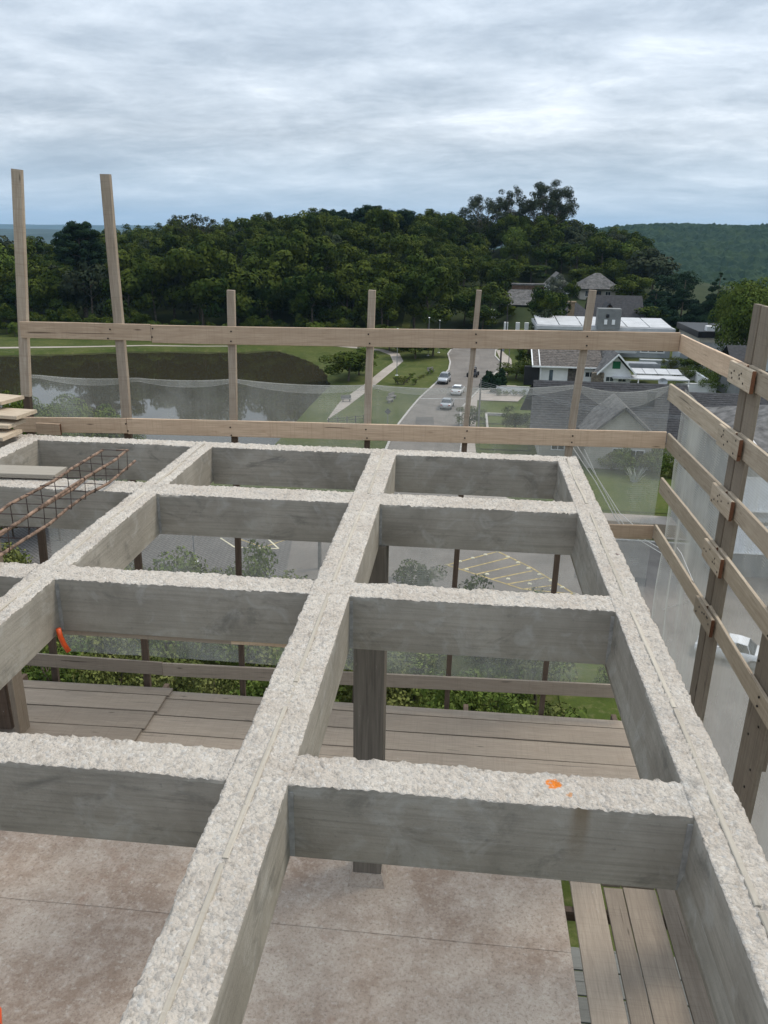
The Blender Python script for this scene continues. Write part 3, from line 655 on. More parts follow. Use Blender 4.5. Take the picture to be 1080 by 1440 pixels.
def airy(seed, H, W, mat, nb, lo=0.45, r0=(0.10, 0.17), dens=75, size=0.32, trunks=3, shape=None):
    rs = np.random.default_rng(seed); mb = MB(); blobs = []; ends = []
    for k in range(trunks):
        a = 6.28*k/trunks+rs.uniform(-.4, .4); b = Vector((math.cos(a)*0.4, math.sin(a)*0.4, 0)); tz = H*rs.uniform(0.6, 0.8)
        e_ = Vector((math.cos(a)*W*0.35, math.sin(a)*W*0.35, tz)); mb.tube([b, b.lerp(e_, .5)+Vector((0.2, 0, 0)), e_], 0.28, 6, r2=0.12); ends.append((b, e_))
    for i in range(nb):
        a = rs.uniform(0, 6.28); q = math.sqrt(rs.random())*W; top = H*(1-0.28*(q/W)**2); z = H*lo+(top-H*lo)*rs.random()**0.6
        p_ = Vector((math.cos(a)*q, math.sin(a)*q, z)); blobs.append((tuple(p_), H*rs.uniform(*r0)*0.6))
        b, e_ = ends[rs.integers(0, trunks)]; s0 = b.lerp(e_, min(1, max(0.45, z/H*0.95-0.1))); mb.tube([s0, s0.lerp(p_, .5)+Vector((0, 0, -.2)), p_], 0.09, 4, r2=0.03)
    return crown_mesh('crown', rs, blobs, dens, size, MAT[mat], squash=0.75, fill=0.3), mb
for k, (pxa, top, yv, W, nb) in enumerate(((678, 274, 300, 8.5, 62), (716, 262, 305, 7.5, 66), (766, 254, 300, 10.0, 105))):
    p = at(pxa, 330, y=yv); g = height(p.x, yv); c_, t_ = airy(80+k, at(pxa, top, y=yv).z-g, W, 'leafeuc', nb, lo=0.40, r0=(0.08, 0.15), size=0.24, dens=70)
    special('eucalyptus_tree', ('lowest and leftmost eucalyptus of the tall clump on the hill, sky showing through', 'tall eucalyptus in the middle of the clump on the hill', 'tallest eucalyptus with rounded spreading crown standing above the forest')[k], 'tree', c_, t_, (p.x, yv, g), matt='barkpale')
p = at(272, 340, y=262); g = height(p.x, 262); c_, t_ = airy(91, at(272, 299, y=262).z-g, 11.0, 'leafeuc', 85, lo=0.70, r0=(0.05, 0.10), size=0.24, dens=70)
special('open_crowned_tree', 'wide open-crowned tree with bare limbs standing above the forest skyline at left', 'tree', c_, t_, (p.x, 262, g))
for k, (pxa, top) in enumerate(((375, 300), (400, 301), (347, 312))):
    p = at(pxa, 340, y=300); g = height(p.x, 300); c_, t_ = airy(95+k, at(pxa, top, y=300).z-g, 4.2, 'leafeuc', 14, lo=0.6, size=0.28)
    special('slender_tree', ('slender thin-crowned tree on the skyline left of the araucarias', 'thin-crowned tree on the skyline, closest on the left of the araucarias', 'small round tree on the skyline right of the open-crowned tree')[k], 'tree', c_, t_, (p.x, 300, g))
def conifer(seed, H, W):
    rs = np.random.default_rng(seed); mb = MB(); mb.tube([(0, 0, 0), (0, 0, H*0.98)], 0.3, 7, r2=0.05); blobs = []
    n = 15
    for t in range(n):
        u = t/(n-1); z = H*(0.12+0.85*u); w = W*(1-u)**0.8+0.25; kk = max(3, int(9*(1-u)+2))
        for i in range(kk):
            a = rs.uniform(0, 6.28); q = w*rs.uniform(0.45, 1.0); blobs.append(((math.cos(a)*q, math.sin(a)*q, z+rs.uniform(-.4, .4)-q*0.1), max(0.35, w*0.33)))
    return crown_mesh('crown', rs, blobs, 90, 0.28, MAT['leafdark'], squash=0.55, fill=0.3), mb
for k, (pxa, top, bot, yv) in enumerate(((954, 386, 470, 205), (1000, 383, 478, 202), (918, 398, 455, 222))):
    p = at(pxa, bot, y=yv); g = height(p.x, yv); H_ = at(pxa, top, y=yv).z-g; c_, t_ = conifer(100+k, H_, (6.6, 6.8, 4)[k])
    special('conifer_tree', ('tall dark conifer left of the gap showing the green field', 'tall dark conifer right of the gap showing the green field', 'shorter dark conifer behind the white flat-roofed house')[k], 'tree', c_, t_, (p.x, yv, g))
def mcos(me):
    a = np.empty(len(me.vertices)*3, np.float32); me.vertices.foreach_get('co', a); return a.reshape(-1, 3)
def place_tree(var, px, top, y, label, name='broadleaf_tree', hw=None, cat='tree', group=None):
    """stand a tree at depth y so that its top reaches the height measured there"""
    p = at(px, top, y=y); g = height(p.x, y); hh = float(mcos(var[0])[:, 2].max()); sc = (p.z-g)/hh
    if hw:
        ws = float(np.abs(mcos(var[0])[:, 0]).max()); sx = hw/ws
    else: sx = sc
    r = tree(var, p.x, y, sx, label=label, name=name, cat=cat, group=group, sz=sc); return r
BIGY = [broad(300+i, H=17, W=8.5, mat='leafyel', nb=46, dens=80, size=0.24) for i in range(2)]
place_tree(BIGY[0], 1072, 388, 150, 'big yellow-green tree at the right edge behind the wide plank', hw=8.0)
place_tree(BIGY[1], 1110, 400, 170, 'yellow-green tree half out of the picture at the right edge', hw=8)
place_tree(BROADE[0], 925, 347, 262, 'wide olive brown tree right of the hill, in front of the far wooded ridge', hw=9)
place_tree(BROADE[1], 905, 352, 275, 'olive brown tree behind the house with the hipped grey roof', hw=8)
place_tree(BROADY[1], 872, 340, 285, 'yellowish tree at the right end of the hill forest', hw=7)
place_tree(BROADD[0], 843, 342, 280, 'dark tree above the hipped roof at the right end of the forest', hw=7)
place_tree(BROADD[1], 955, 380, 250, 'dark tree between the olive tree and the conifers', hw=7)
place_tree(BROAD[3], 893, 385, 232, 'green tree right of the two-storey hipped house', hw=6)
place_tree(BROAD[0], 925, 430, 205, 'bright rounded tree behind the right end of the white flat roof', hw=5.5)
place_tree(BROAD[2], 772, 400, 192, 'dark leafy tree between the old house and the brick chimney roof', hw=6.0)
place_tree(BROAD[6], 690, 395, 214, 'dark tree overhanging the left side of the old house', hw=6.0)
place_tree(BROAD[4], 655, 402, 212, 'broad green tree at the forest edge left of the old house', hw=7)
place_tree(BROADG[0], 786, 384, 226, 'pale flowering tree in front of the small grey gable', hw=3.6)
place_tree(BROAD[5], 806, 392, 222, 'narrow green tree between the small gable and the hipped house', hw=2.8)
place_tree(BROAD[7], 490, 492, 139, 'round dark tree on the grass bank at the lake corner', hw=4.4)
place_tree(BROADY[2], 505, 487, 146, 'yellow-green round tree beside the lake corner path', hw=4)
place_tree(BROADG[0], 452, 400, 203, 'pale grey flowering tree at the foot of the forest', hw=5)
place_tree(BROAD[8], 585, 470, 168, 'dark tree over the path bend between lake lawn and road', hw=5)
place_tree(BROAD[1], 610, 462, 172, 'leafy tree beside the path, nearest the road bend', hw=4.6)
place_tree(BROAD[2], 548, 455, 178, 'dark shade tree behind the path bend', hw=5.5)
place_tree(BROAD[4], 1010, 470, 205, 'dark low tree behind the long dark parapet roof', hw=7)
place_tree(BROAD[6], 960, 455, 200, 'leafy dark tree behind the white flat roof corner', hw=6)
for k, q in enumerate(range(600, 860, 24)):
    place_tree(BROAD[k % 9], q, 322 + (k % 3)*4, 338, 'dark tree high on the hill near the skyline, right, above the houses', hw=8, group='dark trees high on the hill near the skyline right')
place_tree(BROAD[5], 705, 372, 250, 'leafy tree behind the left end of the old house', hw=6.5)
place_tree(BROAD[7], 748, 370, 256, 'tall dark tree behind the old house roof', hw=6.5)
place_tree(BROAD[2], 828, 372, 258, 'dark tree directly behind the two-storey house', hw=6)
place_tree(BROAD[4], 838, 412, 219, 'small green tree between the two-storey house and the black roof', hw=3.2)
place_tree(BROADE[0], 765, 432, 187, 'low olive tree behind the left end of the white flat roof', hw=3.2)
place_tree(BROAD[8], 715, 428, 214, 'low dark tree under the old house porch', hw=2.6)
place_tree(BROAD[0], 680, 428, 206, 'bushy dark tree left of the gate pillars', hw=4.4)
place_tree(BROAD[3], 742, 486, 160, 'green tree at the left gable of the white house', hw=2.6)
place_tree(BROAD[6], 975, 500, 158, 'green tree behind the white courtyard corner', hw=3.0)
# trees and shrubs near the building
def bush(seed, H, W, mat, nb=14, dens=260, size=0.115):
    rs = np.random.default_rng(seed); blobs = [((0, 0, H*0.45), W*0.55)]
    for i in range(nb):
        a = rs.uniform(0, 6.28); q = math.sqrt(rs.random())*W*0.8; blobs.append(((math.cos(a)*q, math.sin(a)*q, H*(0.25+0.6*rs.random()*(1-(q/W)**2*.5))), W*rs.uniform(0.18, 0.34)))
    mb = trunk_mb(rs, H*0.7, 0.06+0.012*H, 4, W*0.5)
    return crown_mesh('crown', rs, blobs, dens, size, MAT[mat], tilt=1.1, fill=0.4), mb.mesh('trunk', MAT['bark'])
BUSH = [bush(200+i, 3.6, 2.4, ('leafnear', 'leafolive')[i % 2]) for i in range(6)]
BUSHS = [bush(220+i, 1.2, 0.75, ('leafnear', 'leafolive')[i % 2], nb=8, dens=420, size=0.09) for i in range(3)]
TREEN = [bush(230+i, 9.5, 4.0, ('leaf', 'leafnear')[i % 2], nb=26, dens=120, size=0.17) for i in range(3)]
def shrub(var, x, y, sc, label, name='shrub', group=None, sz=None, z=None, **_):
    return tree(var, x, y, sc, label=label, name=name, cat='shrub', group=group, sz=sz, z=z)
def bz(x, y): return ('far row against the asphalt' if y > 43 else 'near row under the lower rail') + (', left of the dark column' if x < -0.12*y else ', right of the dark column')
rb = random.Random(11)
for j in range(8):
    for i in range(16):
        x = -37+i*3.0+rb.uniform(-1.1, 1.1); y = 27+j*3.1+rb.uniform(-1.1, 1.1)
        if x > 7.4 or x < -0.95*y*0.75-6: continue
        shrub(rb.choice(BUSH), x, y, rb.uniform(0.75, 1.25), 'green shrub below, ' + bz(x, y), group='shrubs massed below, ' + bz(x, y), sz=rb.uniform(0.8, 1.65) if x < -6 or y < 40 else rb.uniform(.6, .85))
for (x, y, s_) in ((8.6, 34, .8), (10.6, 37.5, .7), (9.5, 42, .55)):
    shrub(rb.choice(BUSH), x, y, s_, 'low bright green shrub on the lawn seen beside the right concrete beam', group='low shrubs on the lawn below')
p = at(585, 772, y=50); r_ = tree(TREEN[0], p.x, 50, (p.z-G)/9.8*1.0, label='grey-green leafy tree seen through the cell, beside the yellow hatching', z=G); 
p = at(560, 905, y=42); tree(TREEN[2], p.x+6, 42, 0.82, label='dark leafy tree among the shrubs, seen under the second cross beam', z=G)
p = at(20, 760, y=60); tree(TREEN[0], p.x, 60, 0.55, label='dark tree beside the beige ground, seen beyond the rebar cage', z=G)
for (pxa, top, yv, hw) in ((12, 546, 62, 3.0), (92, 552, 66, 4.6), (146, 566, 68, 3.6), (60, 575, 60, 4)):
    place_tree(BIGY[0], pxa, top, yv, {12: 'bright green tree top over the water at the left edge', 92: 'pale green tree top behind the net beside the left post', 146: 'pale green tree top behind the net left of the leaning post', 60: 'low green tree behind the stacked planks'}[pxa], hw=hw)
place_tree(TREEN[0], 662, 568, 108, 'bushy tree beside the utility pole at the road kerb', hw=2.3)
place_tree(TREEN[2], 728, 572, 104, 'dark tree beside the low white kerb wall and the big dark roof', hw=2.6)
place_tree(TREEN[2], 727, 506, 147, 'dark rounded tree left of the white house', hw=4.2)
for k, (pxa, top, yv) in enumerate(((683, 532, 136), (688, 524, 139), (698, 530, 137), (706, 522, 139.5), (700, 538, 133))):
    p = at(pxa, top, y=yv); g = G; c_, t_ = conifer(120+k, max(2.2, p.z-g), 0.75)
    r_ = special('small_cypress', ('small dark cypress, nearest the road kerb', 'taller pointed cypress, second from the road kerb', 'small cypress in the middle of the driveway group', 'tallest dark cypress beside the thin grey pole', 'smallest cypress, nearest the white garden wall')[k], 'tree', c_, t_, (p.x, yv, g)); r_['group'] = 'small cypresses by the driveway'
for k, (pxa, pya) in enumerate(((702, 557), (713, 557), (724, 557), (735, 557))):
    p = at(pxa, pya, z=G); shrub(BUSHS[k % 3], p.x, p.y, 1.1, ('leftmost', 'second from left', 'third from left', 'rightmost')[k] + ' clipped round shrub in front of the long white garden wall', group='round shrubs along the white wall')
for k, (pxa, pya) in enumerate(((560, 540), (567, 541), (573, 538), (583, 541), (596, 531), (601, 528), (606, 526), (590, 533), (579, 531))):
    p = at(pxa, pya, z=G); shrub(BUSHS[k % 3], p.x, p.y, (1.5, 1.7, 1.4, 1.2, .8, .8, 1.1, .8, 1)[k], 'dark shrub on the roadside lawn, ' + ('leftmost of the row', 'second from left, the largest', 'third from left', 'fourth from left', 'seventh from left', 'eighth from left', 'rightmost, beside the small bench', 'sixth from left', 'slightly behind the third')[k], group='low shrubs on the roadside lawn')
for k, (pxa, pya) in enumerate(((790, 668), (860, 662), (880, 668), (905, 665), (930, 668), (945, 672), (920, 660))):
    p = at(pxa, pya, z=G); shrub(BUSH[k % 6], p.x, p.y, (.6, .8, .9, .8, .9, .6, .8)[k], 'garden shrub by the gable wall of the dark-roofed house, ' + ('leftmost', 'second from left', 'third from left', 'behind the silvery agave', 'second from right', 'rightmost', 'just right of the agave')[k], group='shrubs below the gable wall')
p = at(888, 672, z=G)
mbx = MB(); rs_ = np.random.default_rng(5)
for i in range(34):
    a = rs_.uniform(0, 6.28); e_ = Vector((math.cos(a)*rs_.uniform(.5, 1.3), math.sin(a)*0.6, rs_.uniform(.9, 2.0))); w_ = Vector((-math.sin(a), math.cos(a), 0))*0.06
    b_ = Vector((math.cos(a)*.5*rs_.random(), math.sin(a)*.3, 0)); mbx.quad(b_-w_, b_+w_, e_*0.6+w_, e_*0.6-w_); mbx.quad(e_*0.6-w_, e_*0.6+w_, e_+w_*.2, e_-w_*.2)
o = link('agave_plant', mbx.mesh('agave_plant', plain('silvery_agave_leaf', (0.40, 0.42, 0.36), 0.6)), None, (p.x, p.y-1.6, G)); tag(o, 'silvery spiky agave in front of the garden shrubs', 'plant')
for k, (pxa, pya, yv) in enumerate(((912, 540, 153), (922, 545, 152), (935, 522, 156), (958, 540, 152), (968, 540, 152), (945, 505, 165))):
    p = at(pxa, pya, y=yv); shrub(BUSH[k % 6], p.x, yv, (.5, .5, .6, .8, .9, .8)[k], ('low plant at the left end of the white courtyard', 'low round plant second from left in the white courtyard', 'bush at the back wall of the white courtyard', 'upright bush near the front wall of the white courtyard', 'largest bush in the right corner of the white courtyard', 'bush behind the white courtyard against the grey house')[k], group='plants in the white walled courtyard', z=max(G-0.1, G))
for k, (pxa, pya) in enumerate(((1000, 545), (1015, 540), (1030, 548), (1000, 532), (1035, 535), (1045, 542))):
    p = at(pxa, pya, z=G+1); shrub(BUSH[(k*2) % 6], p.x, p.y, 1.0, 'bushy shrub right of the white courtyard, ' + ('leftmost in front', 'second from left', 'front middle', 'at the back left', 'second from right', 'rightmost')[k], group='shrubs right of the white courtyard')

# ------------------------------------------------------------------ buildings
def window(root, c, w, h, axis='y', fm='white', gm='glass', mull=1, d=0.06, sgn=-1):
    """frame standing proud of the wall at c (centre), pane set inside it"""
    x, y, z = c; mb = MB(); pb = MB(); f = max(0.07, w*0.06)
    def bx(m_, u0, u1, z0, z1, d0, d1):
        if axis == 'y': m_.box((x+u0, y+min(sgn*d0, sgn*d1), z+z0), (x+u1, y+max(sgn*d0, sgn*d1), z+z1))
        else: m_.box((x+min(sgn*d0, sgn*d1), y+u0, z+z0), (x+max(sgn*d0, sgn*d1), y+u1, z+z1))
    bx(mb, -w/2, w/2, h/2-f, h/2, -0.02, d); bx(mb, -w/2, w/2, -h/2, -h/2+f, -0.02, d+0.04)
    bx(mb, -w/2, -w/2+f, -h/2+f, h/2-f, -0.02, d); bx(mb, w/2-f, w/2, -h/2+f, h/2-f, -0.02, d)
    for k in range(mull): u = -w/2+w*(k+1)/(mull+1); bx(mb, u-f*.4, u+f*.4, -h/2+f, h/2-f, 0.0, d*0.9)
    bx(pb, -w/2+f, w/2-f, -h/2+f, h/2-f, -0.015, d*0.35)
    fo = part('window', mb, MAT[fm], root); part('pane', pb, MAT[gm], fo); return fo
def wallbox(root, lo, hi, mat='white', name='wall'):
    mb = MB(); mb.box(lo, hi); return part(name, mb, MAT[mat], root)
def tiles(mb, a, b, c, d, course=0.36, tw=0.42, lift=0.05):
    """stepped tile courses over the roof quad a,b (eave) - c,d (ridge, c above b)"""
    a, b, c, d = map(Vector, (a, b, c, d)); n = (b-a).cross(d-a).normalized()
    if n.z < 0: n = -n
    rows = max(3, int(((d-a).length+(c-b).length)/2/course)); rr = random.Random(9)
    for i in range(rows):
        u0, u1 = i/rows, (i+1.25)/rows; u1 = min(1, u1)
        p0, p1, q0, q1 = a.lerp(d, u0), b.lerp(c, u0), a.lerp(d, u1), b.lerp(c, u1); L_ = (p1-p0).length; k = max(1, int(L_/tw)); sh = 0.5*(i % 2)/k
        for j in range(k):
            s0, s1 = min(1, j/k+sh), min(1, (j+0.94)/k+sh); up_ = n*(lift*(0.8+0.5*rr.random()))
            A, B = p0.lerp(p1, s0)+up_, p0.lerp(p1, s1)+up_; C, D = q0.lerp(q1, s1)+n*0.012, q0.lerp(q1, s0)+n*0.012
            mb.quad(A, B, C, D); mb.quad(p0.lerp(p1, s0), p0.lerp(p1, s1), B, A)
def roofplane(root, a, b, c, d, mat, t=0.14, course=0.36, tw=0.42, fine=True, name='roof'):
    P = [Vector(q) for q in (a, b, c, d)]; n = (P[1]-P[0]).cross(P[3]-P[0]).normalized()
    if n.z < 0: P = [P[1], P[0], P[3], P[2]]; n = -n
    mb = MB(); pl = P if (P[2]-P[3]).length > 0.01 else P[:3]; mb.slab(pl, t, n=n); o = part(name, mb, MAT[mat], root)
    if fine:
        tb = MB(); tiles(tb, *P, course, tw); tt = part('roof_tiles', tb, MAT[mat], o); tt['kind'] = 'stuff'
    return o
def gable_roof(root, x0, x1, y0, y1, ze, zr, mat, along='x', over=0.5, **k):
    if along == 'x':
        ym = (y0+y1)/2; sl = (zr-ze)/(ym-y0); X0, X1 = x0-over, x1+over
        roofplane(root, (X0, y0-over, ze-sl*over), (X1, y0-over, ze-sl*over), (X1, ym, zr), (X0, ym, zr), mat, **k)
        roofplane(root, (X1, y1+over, ze-sl*over), (X0, y1+over, ze-sl*over), (X0, ym, zr), (X1, ym, zr), mat, **k)
    else:
        xm = (x0+x1)/2; sl = (zr-ze)/(xm-x0); Y0, Y1 = y0-over, y1+over
        roofplane(root, (x0-over, Y1, ze-sl*over), (x0-over, Y0, ze-sl*over), (xm, Y0, zr), (xm, Y1, zr), mat, **k)
        roofplane(root, (x1+over, Y0, ze-sl*over), (x1+over, Y1, ze-sl*over), (xm, Y1, zr), (xm, Y0, zr), mat, **k)
def hip_roof(root, x0, x1, y0, y1, ze, zr, mat, over=0.6, rid=0.3, **k):
    x0 -= over; x1 += over; y0 -= over; y1 += over; ym = (y0+y1)/2; hw = (x1-x0)*rid/2; xm = (x0+x1)/2; ra, rb_ = (xm-hw, ym, zr), (xm+hw, ym, zr)
    roofplane(root, (x0, y0, ze), (x1, y0, ze), rb_, ra, mat, **k); roofplane(root, (x1, y1, ze), (x0, y1, ze), ra, rb_, mat, **k)
    roofplane(root, (x0, y1, ze), (x0, y0, ze), ra, ra, mat, **k); roofplane(root, (x1, y0, ze), (x1, y1, ze), rb_, rb_, mat, **k)
def gable_wall(root, x0, x1, y, ze, zr, mat, t=0.25, name='gable_wall'):
    mb = MB(); mb.slab([(x0, y, ze), (x1, y, ze), ((x0+x1)/2, y, zr)], t, n=Vector((0, -1, 0))); return part(name, mb, MAT[mat], root)

# big dark-roofed house close by, behind the net
H = thing('dark_roofed_house', 'large house with big charcoal shingle roof and pale front gable behind the net', 'house', (18, 96, G))
wallbox(H, (9.6, 93.4, G), (26.6, 108, -21.2), 'cream')
zr, ze = -16.0, -21.2
roofplane(H, (8.2, 92.6, ze-.3), (27.9, 92.6, ze-.3), (27.9, 101, zr), (9.0, 101, zr), 'tilek', course=0.4, tw=0.5)
roofplane(H, (27.9, 109, ze-.3), (8.2, 109, ze-.3), (9.0, 101, zr), (27.9, 101, zr), 'tilek', fine=False)
ga = at(878, 566, y=89); gl_, gr_ = 14.4, 22.2; gx = (gl_+gr_)/2
wallbox(H, (gl_+.4, 89.6, G), (gr_-.4, 93.4, -20.1), 'cream', 'gable_wing')
gable_wall(H, gl_+.4, gr_-.4, 89.6, -20.1, -17.0, 'cream')
roofplane(H, (gl_-.3, 97, -20.3), (gl_-.3, 88.8, -20.3), (gx, 88.8, -16.6), (gx, 97, -16.6), 'tileg', course=.4, tw=.5, t=.2)
roofplane(H, (gr_+.3, 88.8, -20.3), (gr_+.3, 97, -20.3), (gx, 97, -16.6), (gx, 88.8, -16.6), 'tileg', course=.4, tw=.5, t=.2)
window(H, (gx+1.8, 89.6, -22.3), 2.0, 1.4, mull=1); window(H, (gx-0.2, 89.6, -22.1), 1.2, 1.2, mull=1); window(H, (11.8, 93.4, -22.4), 1.6, 1.2)
mb = MB(); mb.box((22.6, 97.6, -19.5), (23.4, 98.4, -16.6)); mb.box((22.5, 97.5, -16.6), (23.5, 98.5, -16.4)); part('chimney', mb, MAT['tilek'], H)
mb = MB(); mb.box((14.2, 88.75, -20.55), (14.35, 97, -20.35)); part('gutter', mb, MAT['steel'], H)

# white house with tiled roof and a green shutter
W_ = thing('white_house', 'white rendered house with brown tiled roof and green shuttered gable', 'house', (20, 146, G))
e0 = at(752, 514, y=141); e1 = at(836, 517, y=141); r0_ = at(745, 482, y=148)
wallbox(W_, (13.6, 142, G), (24.2, 153, -20.6)); ezz = -20.5
roofplane(W_, (12.2, 141, ezz), (24.4, 141, ezz), (24.4, 149, -17.2), (12.2, 149, -17.2), 'tileb', course=.55, tw=.6)
roofplane(W_, (24.4, 156, ezz), (12.2, 156, ezz), (12.2, 149, -17.2), (24.4, 149, -17.2), 'tileb', fine=False)
mb = MB(); mb.box((12.1, 140.85, ezz-.22), (24.5, 141.0, ezz+.02)); part('gutter', mb, MAT['white'], W_)
mb = MB(); mb.slab([(12.1, 141, ezz+.12), (12.3, 141, ezz+.12), (12.3, 149, -17.05), (12.1, 149, -17.05)], .2); part('verge_board', mb, MAT['white'], W_)
mb = MB(); mb.slab([(13.4, 141, ezz+.12), (13.55, 141, ezz+.12), (13.55, 149, -17.05), (13.4, 149, -17.05)], .1); part('verge_board', mb, MAT['white'], W_)
mb = MB(); mb.box((18.5, 141.97, G+.02), (20.6, 142.0, -20.7)); part('dark_door_panel', mb, MAT['tileb'], W_)
mb = MB(); mb.box((13.62, 141.0, G), (13.75, 141.13, ezz)); part('veranda_post', mb, MAT['white'], W_)
mb = MB(); mb.box((10.9, 141.4, G), (13.5, 142.2, -20.7)); part('recess_shade_block', mb, MAT['black'], W_)  # solid black block stands in for the shade inside a recess
window(W_, (15.6, 142, -22.5), .8, 2.6, mull=0, gm='glassblue')
window(W_, (22.3, 142, -21.9), 1.7, 1.0, mull=1)
gx0, gx1, gy = 23.0, 29.2, 138.6; gm_ = (gx0+gx1)/2
wallbox(W_, (gx0+.5, gy, G), (gx1-.5, 149, -20.9), 'white', 'gable_wing'); gable_wall(W_, gx0+.5, gx1-.5, gy, -20.9, -18.2, 'white')
for sx, xe in ((1, gx0-.2), (-1, gx1+.2)):
    roofplane(W_, (xe, gy-1.0, -21.0), (xe, 150, -21.0), (gm_, 150, -17.6), (gm_, gy-1.0, -17.6), 'tileg', course=.5, tw=.5, t=.15)
    mb = MB(); mb.hexa([(xe, gy-1.12, -21.25), (gm_, gy-1.12, -17.85), (gm_, gy-1.0, -17.85), (xe, gy-1.0, -21.25), (xe, gy-1.12, -20.9), (gm_, gy-1.12, -17.5), (gm_, gy-1.0, -17.5), (xe, gy-1.0, -20.9)]); part('barge_board', mb, MAT['white'], W_)
mb = MB(); mb.box((gm_-.65, gy-.06, -20.2), (gm_+.65, gy-.002, -18.95)); part('green_shutter', mb, MAT['greenp'], W_)
window(W_, (gm_-.9, gy, -22.0), 1.4, .9, mull=1); window(W_, (gm_+1.2, gy, -22.0), 1.4, .9, mull=1)
# stone pier of separate stones
rs_ = random.Random(4); zz = G
pier = MB(); pier.box((gx0-.9, gy-.55, G), (gx0+1.1, gy+.3, -20.9)); po = part('stone_pier', pier, MAT['stone'], W_)
sb = MB()
while zz < -21.1:
    hh = rs_.uniform(.22, .36); xx = gx0-.95
    while xx < gx0+1.0:
        ww = rs_.uniform(.25, .5); sb.box((xx+.02, gy-.55-rs_.uniform(.03, .09), zz+.02), (min(xx+ww, gx0+1.15)-.02, gy-.5, zz+hh-.02)); xx += ww
    zz += hh
so_ = part('stones', sb, MAT['stone'], po); so_['kind'] = 'stuff'
# carport with sheet roof beside the gable
Cp = thing('white_carport', 'white flat carport with pale sheet roof beside the green shuttered gable', 'carport', (33, 143, G))
mb = MB(); mb.box((25.5, 137.2, -21.7), (38.2, 140.8, -21.5)); part('front_canopy', mb, MAT['metalroof'], Cp)
for k in range(4):
    mb = MB(); mb.slab([(29.6+k*2.1, 141.2, -21.3), (31.6+k*2.1, 141.2, -21.3), (31.6+k*2.1, 144.6, -20.9), (29.6+k*2.1, 144.6, -20.9)], .08); part('roof_panel', mb, MAT['metalroof'], Cp)
for x in (29.7, 34, 38):
    mb = MB(); mb.box((x, 137.4, G), (x+.18, 137.6, -21.7)); part('post', mb, MAT['white'], Cp)
mb = MB(); mb.box((29.6, 146.0, -21.6), (35.2, 150.4, -20.6)); mb.box((29.6, 146.0, -20.6), (35.2, 146.15, -20.3)); part('roof_box', mb, MAT['steel'], Cp)
mb = MB(); mb.box((28.8, 136.4, -23.3), (38.0, 137.0, -22.4)); part('parapet', mb, MAT['white'], Cp)
# satellite dish
mb = MB(); ring = [(math.cos(a)*.8, -.1+math.sin(a)*.25, math.sin(a)*.6) for a in [k*6.283/14 for k in range(14)]]
for k in range(14): mb.poly([(0, .12, 0), ring[k], ring[(k+1) % 14]])
D_ = thing('satellite_dish', 'dark satellite dish at the corner of the white courtyard wall', 'satellite dish', tuple(at(932, 537, y=135.5)))
lpart('dish', mb, MAT['steel'], D_); mb = MB(); mb.tube([(0, 0.1, 0), (0, .3, -1.5)], .05, 6); lpart('mast', mb, MAT['darksteel'], D_)
# white courtyard wall
Y_ = thing('courtyard_wall', 'low white garden wall around the planted courtyard', 'wall', (40, 145, G))
for lo, hi in (((36.5, 138.8, G), (43.2, 139.1, -22.4)), ((42.9, 139.1, G), (43.2, 152, -22.4)), ((32, 152, G), (43.2, 152.3, -22.3))):
    mb = MB(); mb.box(lo, hi); part('wall_run', mb, MAT['white'], Y_)
    mb = MB(); mb.box((lo[0]-.06, lo[1]-.06, hi[2]), (hi[0]+.06, hi[1]+.06, hi[2]+.08)); part('coping', mb, MAT['white'], Y_)
# modern house with white flat roof
M_ = thing('flat_roofed_house', 'long modern house with white flat roof and grey chimney block', 'house', (30, 180, G))
wallbox(M_, (15.8, 176, G), (44, 190, -18.0), 'pgrey'); wallbox(M_, (15.4, 175.4, -18.0), (44.4, 191, -17.3), 'metalroof', 'roof_edge')
x = 15.6
for k in range(6):
    mb = MB(); mb.slab([(x, 176.2, -17.15), (x+4.55, 176.2, -17.15), (x+4.55, 187.5, -16.3), (x, 187.5, -16.3)], .12); part('roof_panel', mb, MAT['metalroof'], M_); x += 4.75
mb = MB(); mb.box((27.9, 174.6, -17.6), (32.7, 177.2, -13.4)); cb = part('chimney_block', mb, MAT['grey'], M_)
for xx, z0, z1, mt in ((29.6, -15.2, -14.5, 'black'), (29.3, -16.6, -15.6, 'white'), (30.9, -16.6, -15.6, 'white')):
    mb = MB(); mb.box((xx, 174.35, z0), (xx+.6, 174.6, z1)); part('vent_box', mb, MAT[mt], cb)
window(M_, (40.3, 176, -21.6), 5.2, 1.9, mull=2); window(M_, (36.5, 176, -21.0), 1.0, 3.0, mull=0); window(M_, (34.8, 176, -21.0), .9, 3.0, mull=0)
wallbox(M_, (29.0, 168, -21.6), (35.2, 175.4, -20.9), 'metalroof', 'porch_roof')
wallbox(M_, (43.5, 166, G), (53, 172, -21.0), 'pgrey', 'garage_wall'); wallbox(M_, (36, 168, G), (53.3, 166.2, -22.6), 'pgrey', 'low_wall')
